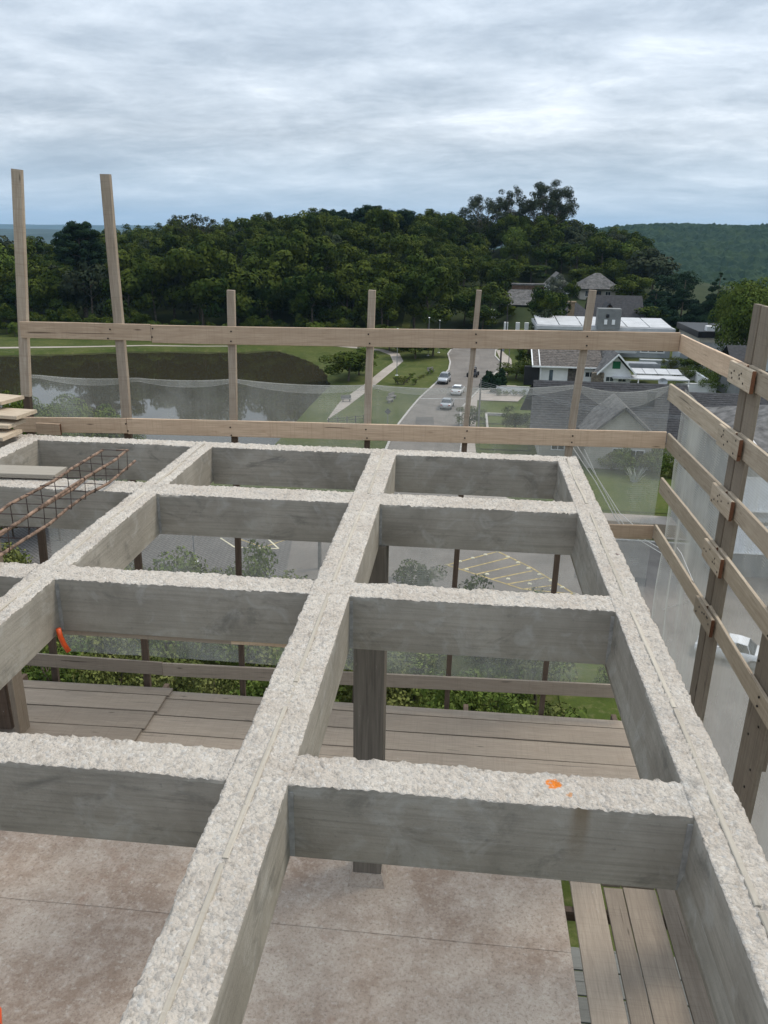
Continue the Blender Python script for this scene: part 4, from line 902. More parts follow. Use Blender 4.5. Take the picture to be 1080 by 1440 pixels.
# hip roof with brick chimney
B_ = thing('hip_roofed_house', 'house with black hipped roof and tan brick chimney behind the flat white roof', 'house', (26, 206, G))
wallbox(B_, (20.5, 201, G), (32, 212, -18.4), 'cream'); hip_roof(B_, 20.5, 32, 201, 212, -18.5, -14.6, 'tilek', rid=.15, fine=False)
mb = MB(); mb.box((24.9, 200.6, -18.0), (26.3, 201.6, -14.4)); mb.box((24.6, 200.4, -14.4), (26.6, 201.8, -14.1)); mb.box((24.7, 200.5, -18.2), (26.5, 201.7, -17.9)); part('chimney', mb, MAT['brick'], B_)
K_ = thing('black_roofed_house', 'house with long black gable roof and small timbered gable right of the grey block', 'house', (38, 208, G))
wallbox(K_, (31.5, 204, G), (43.2, 214, -17.4), 'white'); gable_roof(K_, 31, 43.2, 204, 214, -17.4, -13.0, 'tilek', fine=False)
wallbox(K_, (32.5, 201.5, G), (36.8, 204, -17.3), 'cream', 'gable_wing'); gable_wall(K_, 32.5, 36.8, 201.5, -17.3, -14.8, 'woodtrim')
for xe in (32.0, 37.3): roofplane(K_, (xe, 200.9, -17.5), (xe, 207, -17.5), (34.65, 207, -14.3), (34.65, 200.9, -14.3), 'tilek', fine=False)
window(K_, (40.2, 204, -18.6), 1.6, 1.2); window(K_, (34.6, 201.5, -18.3), 1.4, 1.4)
# two storey hipped house
T_ = thing('two_storey_house', 'two-storey house with weathered grey hipped roof below the forest', 'house', (38, 240, -20))
wallbox(T_, (32.6, 240, -24), (42.6, 250, -13.4), 'cream'); hip_roof(T_, 32.2, 43.2, 239.6, 250, -13.5, -9.4, 'tileg', rid=.12, over=1.0, course=.5)
window(T_, (34.6, 240, -14.9), 1.1, 1.6); window(T_, (40.5, 240, -15.2), 1.6, 2.0); window(T_, (37.8, 240, -15.2), 1.6, 2.2, fm='woodtrim')
mb = MB(); mb.box((36, 239.7, -16.7), (42.8, 239.95, -16.2)); mb.box((36, 238.2, -16.9), (42.8, 239.7, -16.7)); part('balcony', mb, MAT['woodtrim'], T_)
wallbox(T_, (29.5, 236, -24), (33.5, 241, -17.5), 'white', 'side_annex'); 
# small grey gable
S_ = thing('small_gabled_house', 'small house with pale grey gable and white end wall behind the flowering tree', 'house', (26, 240, -20))
wallbox(S_, (22.8, 240, -24), (29.6, 248, -13.0), 'pgrey'); gable_wall(S_, 22.9, 29.4, 240, -13.0, -9.8, 'pgrey')
for xe in (22.2, 30.2): roofplane(S_, (xe, 239.2, -13.4), (xe, 249, -13.4), (26.2, 249, -9.3), (26.2, 239.2, -9.3), 'tileg', fine=False)
wallbox(S_, (21.2, 238.5, -24), (24.4, 240, -12.6), 'white', 'end_wall'); window(S_, (27.4, 240, -14.2), 1.2, 1.2)
# old house at the top of the road
O_ = thing('old_house', 'old house with weathered grey roof and timber porch at the top of the road', 'house', (15, 225, -20))
wallbox(O_, (10.8, 226, -25), (22, 236, -16.8), 'woodtrim'); wallbox(O_, (16.0, 221.5, -25), (19.6, 226, -17.4), 'white', 'white_wing')
roofplane(O_, (8.2, 220.6, -16.9), (19.4, 220.6, -16.9), (20.2, 229, -13.4), (12.2, 229, -13.4), 'tileg', course=.5)
roofplane(O_, (22.6, 237.4, -16.6), (9.2, 237.4, -16.6), (12.2, 229, -13.4), (22.4, 229, -13.4), 'tileg', fine=False)
wallbox(O_, (12.6, 229.4, -14.6), (21.4, 232, -12.3), 'woodtrim', 'roof_gable'); wallbox(O_, (12.4, 229.2, -12.3), (21.6, 232.2, -11.9), 'tileg', 'ridge_cap')
for x in (9.0, 10.6, 12.8, 14.9): 
    mb = MB(); mb.box((x, 221.2, -24), (x+.3, 221.5, -17.0)); part('porch_post', mb, MAT['woodtrim'], O_)
mb = MB(); mb.hexa([(11.4, 221.15, -20.5), (11.7, 221.15, -20.5), (11.7, 221.3, -20.5), (11.4, 221.3, -20.5), (13.3, 221.15, -17.2), (13.6, 221.15, -17.2), (13.6, 221.3, -17.2), (13.3, 221.3, -17.2)]); part('brace', mb, MAT['woodtrim'], O_)
mb = MB(); mb.box((8.6, 220.8, -20.9), (16.0, 226, -20.5)); part('porch_floor', mb, MAT['kerb'], O_)
window(O_, (12.2, 226, -18.8), 2.2, 1.8, fm='woodtrim', gm='glassblue'); window(O_, (15.0, 226, -18.9), .9, 2.3, fm='woodtrim'); window(O_, (19.0, 221.5, -19.2), .5, 2.4, mull=0)
P_ = thing('gate_pillars', 'row of white gate pillars joined by rails in front of the old house', 'gate', (12, 196, G))
for x in (9.4, 12.2, 14.3):
    mb = MB(); mb.box((x, 195.6, -23.5), (x+.95, 196.5, -18.9)); part('pillar', mb, MAT['white'], P_)
for x0_, x1_ in ((10.35, 12.2), (13.15, 14.3)):
    mb = MB()
    for z in (-22.5, -21.4, -20.3): mb.box((x0_, 196, z), (x1_, 196.1, z+.1))
    part('rail', mb, MAT['darksteel'], P_)
Q_ = thing('white_side_wall', 'white garden wall with openings half hidden by trees left of the old house', 'wall', (3, 222, -20))
for x in (1.2, 4.0, 6.6):
    mb = MB(); mb.box((x, 221, -24), (x+1.6, 221.4, -18.5)); part('wall_run', mb, MAT['white'], Q_)
mb = MB(); mb.box((1.2, 220.9, -18.5), (8.2, 221.5, -18.2)); part('coping', mb, MAT['white'], Q_)
# courtyard building with dark parapet at right
E_ = thing('parapet_building', 'grey flat building with long dark parapet and white roof unit at right', 'building', (55, 166, G))
wallbox(E_, (45.6, 162, G), (72, 178, -18.2), 'pgrey'); wallbox(E_, (45.2, 161.4, -17.3), (72, 178.4, -16.1), 'black', 'parapet'); wallbox(E_, (45.8, 161.8, -18.2), (72, 178, -17.3), 'cream', 'fascia')
wallbox(E_, (47.0, 162.4, -16.1), (48.8, 164, -15.2), 'white', 'roof_unit'); wallbox(E_, (46, 158, G), (56, 161, -19.8), 'metalroof', 'low_roof')
window(E_, (50.5, 162, -20.2), 3.2, 1.4, mull=2)
A_ = thing('angular_roofed_house', 'dark roofed house with pale dormer at the right edge of the picture', 'house', (52, 135, G))
wallbox(A_, (44.5, 132, G), (60, 144, -19.5), 'grey'); gable_roof(A_, 44.0, 60, 132, 144, -19.5, -15.6, 'tilek', fine=False)
wallbox(A_, (47.0, 130.5, -18.6), (50.4, 134.4, -16.2), 'pgrey', 'dormer'); roofplane(A_, (46.6, 130.2, -16.2), (50.8, 130.2, -16.2), (50.8, 135, -15.4), (46.6, 135, -15.4), 'metalroof', fine=False)
# charcoal shingle roofs at right
Z_ = thing('shingle_roofed_house', 'house with long charcoal shingle roof right of the wide plank', 'house', (32, 98, G))
wallbox(Z_, (29.2, 94.5, G), (48, 106, -19.6), 'cream'); 
roofplane(Z_, (28.2, 93.6, -20.0), (50, 93.6, -20.0), (50, 101, -16.9), (28.2, 101, -16.9), 'tilek', course=.42, tw=.42)
roofplane(Z_, (50, 108, -20.0), (28.2, 108, -20.0), (28.2, 101, -16.9), (50, 101, -16.9), 'tilek', fine=False)
wallbox(Z_, (36.2, 104, -19), (50, 110, -15.6), 'grey', 'rear_block')
window(Z_, (33, 94.5, -21.6), 1.8, 1.2)
# two-storey neighbour with curtained windows seen through the net
V_ = thing('curtained_house', 'two-storey grey house with tall curtained windows seen through the right net', 'house', (27, 62, G))
V_x0, V_y = 20.6, 60.0
wallbox(V_, (V_x0, V_y, G), (40, 74, -14.0), 'grey')
for zb, zt in ((-18.5, -15.7), (-22.0, -19.6)):
    for x0_ in (21.5, 25.6, 29.7):
        mb = MB(); w0, w1 = x0_, x0_+3.0
        mb.box((w0, V_y-.08, zt-.12), (w1, V_y+.02, zt)); mb.box((w0, V_y-.08, zb), (w1, V_y+.02, zb+.12))
        for xx in (w0, w0+1.44, w1-.12): mb.box((xx, V_y-.08, zb+.12), (xx+.12, V_y+.02, zt-.12))
        fo = part('window', mb, MAT['white'], V_)
        pb = MB(); n_ = 22
        for k in range(n_):
            xa, xb = w0+.12+(w1-w0-.24)*k/n_, w0+.12+(w1-w0-.24)*(k+1)/n_; d0, d1 = (.01, .05)[k % 2], (.05, .01)[k % 2]
            pb.quad((xa, V_y-d0, zb+.12), (xb, V_y-d1, zb+.12), (xb, V_y-d1, zt-.12), (xa, V_y-d0, zt-.12))
        part('curtain', pb, MAT['curtain'], fo)
wallbox(V_, (V_x0-.3, V_y-.5, -14.0), (40.3, 74.3, -13.6), 'tileg', 'roof_edge'); hip_roof(V_, V_x0, 40, V_y, 74, -13.6, -11.4, 'tileg', fine=False, rid=.4)
wallbox(V_, (V_x0+.6, V_y-.35, -19.2), (40, V_y-.002, -18.95), 'pgrey', 'string_course'); wallbox(V_, (V_x0, V_y-.14, G), (V_x0+.4, V_y-.002, -14.0), 'pgrey', 'corner_strip')
# low white garden wall, small kerb wall, lawn plots
g_ = [at(*q, z=G) for q in ((698, 556), (745, 560))]
o = thing('garden_wall', 'long white retaining wall above the lawn with round shrubs', 'wall', (g_[0].x, g_[0].y, G))
mb = MB(); mb.box((g_[0].x, g_[0].y+1.2, G), (11.2, g_[0].y+1.5, G+1.3)); part('wall_run', mb, MAT['white'], o)
mb = MB(); mb.box((g_[0].x-.05, g_[0].y+1.15, G+1.3), (11.2, g_[0].y+1.55, G+1.38)); part('coping', mb, MAT['kerb'], o)
sheet('lawn', [(2.8, 110), (2.8, 124), (10.8, 124), (9.8, 110)], G+0.11, MAT['lawn'])
sheet('lawn', [(2.6, 96), (2.6, 109), (9.0, 109), (8.6, 96)], G+0.108, MAT['lawn'])
sheet('lawn', [(9, 74.6), (9, 89), (36, 89), (36, 74.6)], G+0.05, MAT['lawn'])
sheet('lawn', [(6.5, 27), (6.5, 49.6), (10.7, 49.6), (10.4, 27)], G+0.06, MAT['lawn'])
a_, b_, c2_ = at(682, 585, z=G), at(712, 585, z=G), at(688, 606, z=G)
o = thing('kerb_wall', 'low cream L-shaped kerb wall around a patch of lawn', 'wall', (a_.x, a_.y, G))
mb = MB(); mb.box((a_.x, a_.y-.15, G), (b_.x, a_.y+.15, G+.5)); part('wall_run', mb, MAT['kerb'], o)
mb = MB(); mb.box((a_.x, c2_.y, G), (a_.x+.3, a_.y-.15, G+.5)); part('wall_run', mb, MAT['kerb'], o)
sheet('beige_yard', [(-45, 70), (-30, 70), (-24, 82), (-45, 84)], G+0.02, MAT['dirt'])

# ------------------------------------------------------------------ street furniture
def pole(px, pybase, h, label, r=0.14, mat='polec', arms=True, name='utility_pole', cat='pole', y=None):
    p = at(px, pybase, z=G) if y is None else Vector((at(px, pybase, y=y).x, y, G)); root = thing(name, label, cat, (p.x, p.y, G))
    mb = MB(); mb.tube([(0, 0, 0), (0, 0, h)], r, 8, r2=r*.65); lpart('shaft', mb, MAT[mat], root)
    if arms:
        mb = MB(); mb.box((-1.0, -.06, h-.7), (1.0, .06, h-.58)); mb.box((-.6, -.06, h-1.5), (.6, .06, h-1.4)); lpart('crossarm', mb, MAT['darksteel'], root)
        mb = MB(); mb.tube([(.35, -.25, h-2.6), (.35, -.25, h-1.8)], .22, 8); lpart('transformer', mb, MAT['steel'], root)
    return root
U1 = pole(703, 523, 6.6, 'dark utility pole with transformer beside the pavement grass strip', mat='darksteel', r=.2)
U2 = pole(714, 530, 6.2, 'thin grey pole on the pavement right of the dark pole', r=.1, arms=False)
U3 = pole(672, 612, 7.5, 'grey utility pole on the corner seen through the far net', arms=False)
U4 = pole(711, 478, 9.0, 'dark pole standing at the white gate pillars', mat='darksteel', r=.16, arms=False, y=194)
U5 = pole(661, 522, 6.4, 'dark pole beside the road behind the thin timber post', mat='darksteel', r=.15, arms=False, y=154)
U6 = pole(450, 800, 3.6, 'short grey concrete post on the asphalt below', r=.18, arms=False, name='concrete_post')
def lamp(px, py, h, label):
    p = at(px, py, z=G); root = thing('park_lamp', label, 'lamp post', (p.x, p.y, G))
    mb = MB(); mb.tube([(0, 0, 0), (0, 0, h)], .07, 8, r2=.05); lpart('post', mb, MAT['steel'], root)
    mb = MB(); mb.tube([(0, 0, h), (0, 0, h+.12)], .22, 8, r2=.12); lpart('lamp_head', mb, MAT['white'], root)
    mb = MB(); mb.tube([(0, 0, 0), (0, 0, .08)], .3, 10); lpart('base_ring', mb, MAT['white'], root)
lamp(558, 528, 8.5, 'tall thin lamp post where the path bends'); lamp(602, 500, 8, 'thin lamp post at the foot of the forest by the road')
lamp(274, 790, 3.4, 'short lamp post with white base ring on the dark paving'); lamp(617, 496, 7, 'thin lamp post closest to the road bend')
p = at(545, 603, z=G); sg = thing('road_sign', 'diamond shaped road sign on a thin post, back of plate seen', 'sign', (p.x, p.y, G))
mb = MB(); mb.tube([(0, 0, 0), (0, 0, 2.9)], .045, 6); lpart('post', mb, MAT['steel'], sg)
mb = MB(); mb.slab([(0, -.05, 1.95), (.45, -.05, 2.4), (0, -.05, 2.85), (-.45, -.05, 2.4)], .02, n=Vector((0, -1, 0))); lpart('sign_plate', mb, MAT['signy'], sg)
def bench(px, py, rz, label):
    p = at(px, py, z=G); r_ = thing('park_bench', label, 'bench', (p.x, p.y, G), rz)
    mb = MB(); mb.box((-.8, -.25, .4), (.8, .25, .5)); lpart('seat', mb, MAT['polec'], r_)
    mb = MB(); mb.box((-.8, .22, .5), (.8, .32, 1.0)); lpart('backrest', mb, MAT['polec'], r_)
    for sx in (-.6, .5): mb = MB(); mb.box((sx, -.2, 0), (sx+.12, .2, .4)); lpart('leg', mb, MAT['polec'], r_)
bench(549, 566, R(70), 'grey bench on the lawn behind the net above the road sign'); bench(552, 561, R(60), 'second grey bench just beyond on the same lawn'); bench(606, 524, R(50), 'small bench on the lawn beside the low shrubs'); bench(487, 565, R(20), 'bench beside the footpath')
o = thing('rail_fence', 'low wooden rail fence along the lawn edge above the lower rail', 'fence', (-16, 107, G))
fp = [at(q, 598-(q-462)*.10, z=G) for q in (462, 475, 488, 500, 512)]
for q in fp: mb = MB(); mb.box((q.x-.07, q.y-.07, G), (q.x+.07, q.y+.07, G+1.0)); part('post', mb, MAT['darksteel'], o)
for a, b in zip(fp, fp[1:]):
    for z in (.5, .85): mb = MB(); mb.tube([(a.x, a.y, G+z), (b.x, b.y, G+z)], .04, 5); part('rail', mb, MAT['darksteel'], o)
# overhead cables
o = thing('overhead_cables', 'thin overhead cables strung between the poles beside the dark roof', 'cables', tuple(U3.location))
for k in range(4):
    a = Vector(U3.location)+Vector((0, 0, 7.2-k*.25)); b = Vector((30, 84+k, -16.5-k*.3)); pts = [a.lerp(b, t/10)-Vector((0, 0, 1.0*math.sin(math.pi*t/10))) for t in range(11)]
    mb = MB(); mb.tube(pts, .02, 4); part('cable', mb, MAT['steel'], o)

# ------------------------------------------------------------------ vehicles
def car(name, label, loc, heading, paint, kind='sedan', cat='car'):
    """front of the car points along local +Y"""
    r_ = thing(name, label, cat, loc, heading); Lh, Wd = (2.2, 0.87) if kind == 'sedan' else (2.25, 0.92)
    if kind == 'sedan':
        low = [(-2.2, .34, .80), (-2.12, .28, .93), (-1.5, .22, .98), (0, .2, .94), (1.35, .22, .90), (2.0, .26, .76), (2.2, .34, .60)]; cab = [(-1.35, .96), (-.85, 1.40), (-.3, 1.46), (.35, 1.43), (1.15, .93)]
    else:
        low = [(-2.25, .40, .95), (-2.2, .34, 1.08), (-1.5, .30, 1.10), (0, .28, 1.08), (1.35, .28, 1.06), (2.1, .32, .96), (2.25, .42, .75)]; cab = [(-2.1, 1.10), (-1.85, 1.62), (-.6, 1.72), (.25, 1.68), (.95, 1.08)]
    mb = MB(); rows = []
    for (y, z0, z1) in low:
        en = 0.90 if abs(y) > 2.05 else 1.0; w = Wd*en; zm = z0+(z1-z0)*.55
        rows.append([(-w*.92, y, z0), (-w, y, zm), (-w*.93, y, z1-.04), (-w*.8, y, z1), (w*.8, y, z1), (w*.93, y, z1-.04), (w, y, zm), (w*.92, y, z0)])
    def loft(mb, rows):
        n = len(rows[0]); k = len(mb.v)
        for r__ in rows: mb.v += r__
        for i in range(len(rows)-1):
            for j in range(n): j2 = (j+1) % n; mb.f.append((k+i*n+j, k+i*n+j2, k+(i+1)*n+j2, k+(i+1)*n+j)[::-1]); mb.mi.append(0)
        mb.f.append(tuple(k+j for j in range(n))); mb.mi.append(0); mb.f.append(tuple(k+(len(rows)-1)*n+j for j in range(n))[::-1]); mb.mi.append(0)
    loft(mb, rows); lpart('body', mb, MAT[paint], r_, True)
    mb = MB(); rows = []; zb = cab[0][1]-.08
    for (y, z) in cab:
        wt = Wd*(.93-.26*min(1, (z-zb)/.6)); rows.append([(-Wd*.9, y, zb), (-wt, y, z-.03), (-wt+.08, y, z), (wt-.08, y, z), (wt, y, z-.03), (Wd*.9, y, zb)])
    loft(mb, rows); cb_ = lpart('cabin', mb, MAT['glass'], r_, False)
    # painted roof skin over the glasshouse
    mb = MB(); ys_ = [c for c in cab if c[1] > 1.2]
    rows = [[(-Wd*.69, y, z-.02), (-Wd*.6, y, z+.025), (Wd*.6, y, z+.025), (Wd*.69, y, z-.02)] for (y, z) in ys_]; loft(mb, rows); lpart('roof_panel', mb, MAT[paint], r_)
    for sx in (-1, 1):
        for (yp, zt) in ((cab[1][0], cab[1][1]), (cab[2][0]+.15, cab[2][1]), (cab[3][0], cab[3][1])):
            yb = yp + (.25 if yp > 0 else (-.25 if yp < -.8 else 0)); mb = MB(); mb.tube([(sx*Wd*.915, yb, zb), (sx*Wd*.70, yp, zt-.03)], .035, 4); lpart('window_pillar', mb, MAT[paint], r_)
    wr = .31 if kind == 'sedan' else .36
    for sx in (-1, 1):
        for y in (-1.35, 1.38):
            mb = MB(); mb.tube([(sx*(Wd-.2), y, wr), (sx*(Wd+.015), y, wr)], wr, 16); w = lpart('wheel', mb, MAT['tyre'], r_)
            mb = MB(); mb.tube([(sx*(Wd-.05), y, wr), (sx*(Wd+.03), y, wr)], wr*.62, 12); lpart('rim', mb, MAT['steel'], w)
        mb = MB(); mb.box((sx*Wd*.62-.17, 2.05, low[-1][2]-.06), (sx*Wd*.62+.17, 2.24 if kind == 'suv' else 2.19, low[-1][2]+.12)); lpart('headlight', mb, MAT['lampglass'], r_)
        mb = MB(); mb.box((sx*Wd*.68-.14, -2.225 if kind == 'sedan' else -2.27, .70), (sx*Wd*.68+.14, -2.1, .86)); lpart('tail_light', mb, MAT['red'], r_)
        mb = MB(); mb.box((sx*(Wd+.02), .75, .95), (sx*(Wd+.18), .9, 1.07)); lpart('wing_mirror', mb, MAT[paint], r_)
    mb = MB(); mb.box((-.6, low[-1][0]-.03, .38), (.6, low[-1][0]+.03, .55)); lpart('grille', mb, MAT['black'], r_)
    mb = MB(); mb.box((-.25, -low[-1][0]-.035, .52), (.25, -low[-1][0]+.02, .65)); lpart('number_plate', mb, MAT['roadwhite'], r_)
    return r_
p = at(628, 577, z=G); car('silver_car', 'silver sedan driving away, nearest of the cars on the road', (p.x, p.y+2, G+.03), R(-6), 'silver')
p = at(643, 557, z=G); car('white_car', 'white car driving away just ahead of the silver sedan', (p.x, p.y+2, G+.03), R(-8), 'carwhite')
p = at(624, 541, z=G); car('silver_suv', 'silver and black SUV facing the camera at the left kerb', (p.x, p.y+2, G+.03), R(172), 'silver', 'suv')
p = at(1018, 935, z=G); car('parked_white_car', 'white car parked on the side street below the right guard rail', (p.x+.7, p.y+.9, G+.03), R(66), 'carwhite')
# open buggy
p = at(665, 531, z=G); bg_ = thing('open_buggy', 'dark open off-road buggy with roll bars on the road near the bend', 'buggy', (p.x, p.y+1.5, G+.03), R(-8))
mb = MB(); mb.hexa([(-.8, -1.4, .45), (.8, -1.4, .45), (.7, 1.5, .4), (-.7, 1.5, .4), (-.75, -1.3, .9), (.75, -1.3, .9), (.55, 1.4, .75), (-.55, 1.4, .75)]); lpart('body', mb, MAT['cardark'], bg_)
for sx in (-1, 1):
    mb = MB(); mb.tube([(sx*.65, -1.1, .85), (sx*.6, -.9, 1.75), (sx*.55, .1, 1.75), (sx*.6, .7, .85)], .05, 6); lpart('roll_bar', mb, MAT['cardark'], bg_)
    for y in (-1.15, 1.2): mb = MB(); mb.tube([(sx*.72, y, .38), (sx*1.0, y, .38)], .38, 14); lpart('wheel', mb, MAT['tyre'], bg_)
    mb = MB(); mb.box((sx*.35-.22, -.5, .85), (sx*.35+.22, -.38, 1.45)); mb.box((sx*.35-.22, -.5, .8), (sx*.35+.22, .1, .92)); lpart('seat', mb, MAT['person'], bg_)
mb = MB(); mb.box((-.6, -.95, 1.70), (.6, .15, 1.78)); lpart('roof_panel', mb, MAT['cardark'], bg_)

# ------------------------------------------------------------------ the concrete beam grid
COLS = [(-4.87, -4.71), (-3.47, -3.312), (-2.06, -1.902), (-0.666, -0.471), (0.736, 0.894)]
ROWS = [(5.756, 5.909), (4.601, 4.820), (3.286, 3.448), (1.955, 2.112), (0.62, 0.78)]
Y0, Y1 = -0.65, 5.909
grid = thing('concrete_beam_grid', 'open grid of board-marked concrete beams with rough chipped tops', 'concrete frame', (-1.2, 3.3, -3.0))
def rough_h(x, y):
    n_ = noise.noise((x*17, y*17, 0))*0.0040 + noise.noise((x*50, y*50, 4))*0.0068*(0.6+0.9*abs(noise.noise((x*4, y*4, 7)))*2) + noise.noise((x*95, y*95, 9))*0.0070
    n_ += noise.noise((x*2.5, y*2.5, 2))*0.004; return n_-0.004
def beam(name, x0, x1, y0, y1, depth, along, joints=(), ends=True, step=0.0098):
    """joints: intervals along the length where other beams butt on each side -> no chipped edge there"""
    W = (x1-x0) if along == 'y' else (y1-y0); Ln = (y1-y0) if along == 'y' else (x1-x0)
    nu = max(2, int(round(Ln/step))); nw = max(2, int(round(W/step))); mb = MB()
    def P(u, w, z): return (x0+w, y0+u, z) if along == 'y' else (x0+u, y0+w, z)
    def key(u): return (y0+u) if along == 'y' else (x0+u)
    rowsT = []
    for i in range(nu+1):
        u = Ln*i/nu; row = []
        for j in range(nw+1):
            w = W*j/nw; px, py, _ = P(u, w, 0); z = rough_h(px, py); dw = 0
            side = -1 if j == 0 else (1 if j == nw else 0); kk = key(u)
            je = any(a-.004 < kk < b+.004 for (a, b, sd_) in joints if sd_ in (side, 0)) if side else False
            if side and not je:
                c = noise.noise((kk*21, side*7.7+x0*3, y0)); c2 = noise.noise((kk*6.5, side*3.1+x0, y0+5)); ch = max(0, c*0.9+0.10)*0.006 + max(0, c2-0.3)*0.018 + max(0, noise.noise((kk*60, side*2.2+x0, y0+1)))*0.005
                dw = -side*ch*0.7; z -= ch
            elif (j == 1 or j == nw-1) and nw > 4:
                c2 = noise.noise((kk*6.5, (-1 if j == 1 else 1)*3.1+x0, y0+5)); z -= max(0, c2-0.3)*0.01
            row.append(len(mb.v)); mb.v.append(P(u, w+dw, z))
        rowsT.append(row)
    flip = along == 'x'
    def face(a, b, c, d, mi):
        mb.f.append((a, b, c, d) if not flip else (d, c, b, a)); mb.mi.append(mi)
    for i in range(nu):
        for j in range(nw): face(rowsT[i][j], rowsT[i][j+1], rowsT[i+1][j+1], rowsT[i+1][j], 0)
    # sides: a short shoulder below the chipped arris, then the smooth board-marked face
    seg = 1
    for side, j in ((-1, 0), (1, nw)):
        w = 0 if side < 0 else W; prev = None
        for i in range(nu+1):
            u = Ln*i/nu; a = len(mb.v); kk = key(u)
            mb.v.append(P(u, w, -0.020-0.004*noise.noise((kk*21, side*7.7+x0*3, y0)))); mb.v.append(P(u, w, -depth)); cur = (rowsT[i][j], a, a+1)
            if prev is not None:
                q = (prev[0], cur[0], cur[1], prev[1]) if side > 0 else (cur[0], prev[0], prev[1], cur[1]); face(*q[::-1], 1)
                q = (prev[1], cur[1], cur[2], prev[2]) if side > 0 else (cur[1], prev[1], prev[2], cur[2]); face(*q[::-1], 1)
            prev = cur
    k = len(mb.v); mb.v += [P(0, 0, -depth), P(Ln, 0, -depth), P(Ln, W, -depth), P(0, W, -depth)]; mb.f.append((k, k+1, k+2, k+3)); mb.mi.append(1)
    if ends:
        for u in (0, Ln):
            k = len(mb.v); mb.v += [P(u, 0, -depth), P(u, W, -depth), P(u, W, -0.018), P(u, 0, -0.018)]; mb.f.append((k, k+1, k+2, k+3)); mb.mi.append(1)
    o = part(name, mb, [MAT['ctop'], MAT['cside']], grid); o.data.polygons.foreach_set('use_smooth', [mi == 0 for mi in mb.mi]); return o
DEP = 0.278
for ci, (a, b) in enumerate(COLS):
    js = [(r0, r1, 0) for r0, r1 in ROWS] if ci not in (0, len(COLS)-1) else [(r0, r1, -1 if ci else 1) for r0, r1 in ROWS]
    beam('long_beam', a, b, Y0, Y1, DEP, 'y', js)
for r0, r1 in ROWS:
    for (a, b), (c, d) in zip(COLS, COLS[1:]): beam('cross_beam', b, c, r0, r1, DEP if r0 < 5 else 0.30, 'x', ends=False)
# battens let into the tops of the long beams, broken at the joints
def batten_run(x, dx=0):
    segs = []; y = 0.7
    for r0, r1 in ROWS[::-1]+[]:
        pass
    cuts = [0.3, 1.98, 2.20, 3.30, 3.48, 4.66, 4.86, 5.84]
    for a, b in zip(cuts[::2], cuts[1::2]): segs.append((a, b))
    segs2 = [(0.3, 1.62), (1.64, 2.52), (2.53, 3.30), (3.44, 4.20), (4.21, 4.62), (4.80, 5.30), (5.31, 5.84)]
    for k, (a, b) in enumerate(segs2):
        w = 0.0045*math.sin(k*2.1+x*5); board('inset_batten', (x+w, a, -0.0060), (x+dx*0+0.0045*math.sin(k*2.1+2+x*5), b, -0.0055), 0.017, 0.012, MAT['batten'], grid, wdir=(1, 0, 0), bow=0.002)
for x in (-1.985, -0.572, 0.812): batten_run(x)
# mortar fillets in the inner corners
for ci, (cx_, rw, sgn) in enumerate([(-0.471, r[0], 1) for r in ROWS[1:4]]+[(0.736, r[0], -1) for r in ROWS[2:4]]+[(-1.902, r[0], 1) for r in ROWS[1:3]]):
    mb = MB(); mb.box((min(cx_, cx_+sgn*.016), rw-.004, -DEP+.004), (max(cx_, cx_+sgn*.016), rw-.0005, -.028)); part('mortar_fillet', mb, MAT['mortar'], grid)
# deeper outer lip of the right beam and its faint ledge
mb = MB(); mb.box((0.752, Y0, -0.372), (0.889, Y1-.003, -DEP)); part('lower_lip', mb, MAT['cside'], grid)
mb = MB(); mb.hexa([(0.722, Y0, -.272), (0.7362, Y0, -.272), (0.7362, Y1-.16, -.272), (0.722, Y1-.16, -.272), (0.7355, Y0, -.205), (0.7362, Y0, -.205), (0.7362, Y1-.16, -.205), (0.7355, Y1-.16, -.205)]); part('ledge', mb, MAT['cside'], grid)
# the column under the centre beam, cement collar at its foot
def column(x0, x1, y0, y1):
    mb = MB(); mb.box((x0, y0, -3.0), (x1, y1, -DEP-.001)); o = part('column', mb, [make_col], grid)
    mb = MB(); mb.hexa([(x0-.035, y0-.035, -2.998), (x1+.035, y0-.035, -2.998), (x1+.035, y1+.03, -2.998), (x0-.035, y1+.03, -2.998), (x0-.006, y0-.006, -2.90), (x1+.006, y0-.006, -2.90), (x1+.006, y1+.006, -2.90), (x0-.006, y1+.006, -2.90)])
    part('column_collar', mb, MAT['slab'], grid)
def mk_col():
    a = Mat('dark_formed_column', 0.8, 0.2); w = a.coord('World'); st = a.noise(a.coord('World', (30, 30, 1.2)), 1.6, 7, 0.6, 0.4)
    c = a.mix(a.rng(st, 0.35, 0.7), (0.11, 0.096, 0.08), (0.19, 0.168, 0.14)); c = a.mix(a.rng(a.noise(a.coord('World', (60, 60, 6)), 1.5, 4), 0.68, 0.74, 0, 0.7), c, (0.32, 0.29, 0.25)); a.col(c); a.bump(st, .5, .004); return a.m
make_col = mk_col()
column(-0.632, -0.425, 4.585, 4.78); column(-0.604, -0.392, 0.5, 0.72)
# strip of formwork left under the second cross beam
board('formwork_board', (-1.9, 3.30, -.292), (-1.05, 3.30, -.292), 0.025, 0.02, MAT['deck'], grid); board('formwork_board', (-1.05, 3.301, -.291), (-0.67, 3.301, -.291), 0.022, 0.02, MAT['rail'], grid)

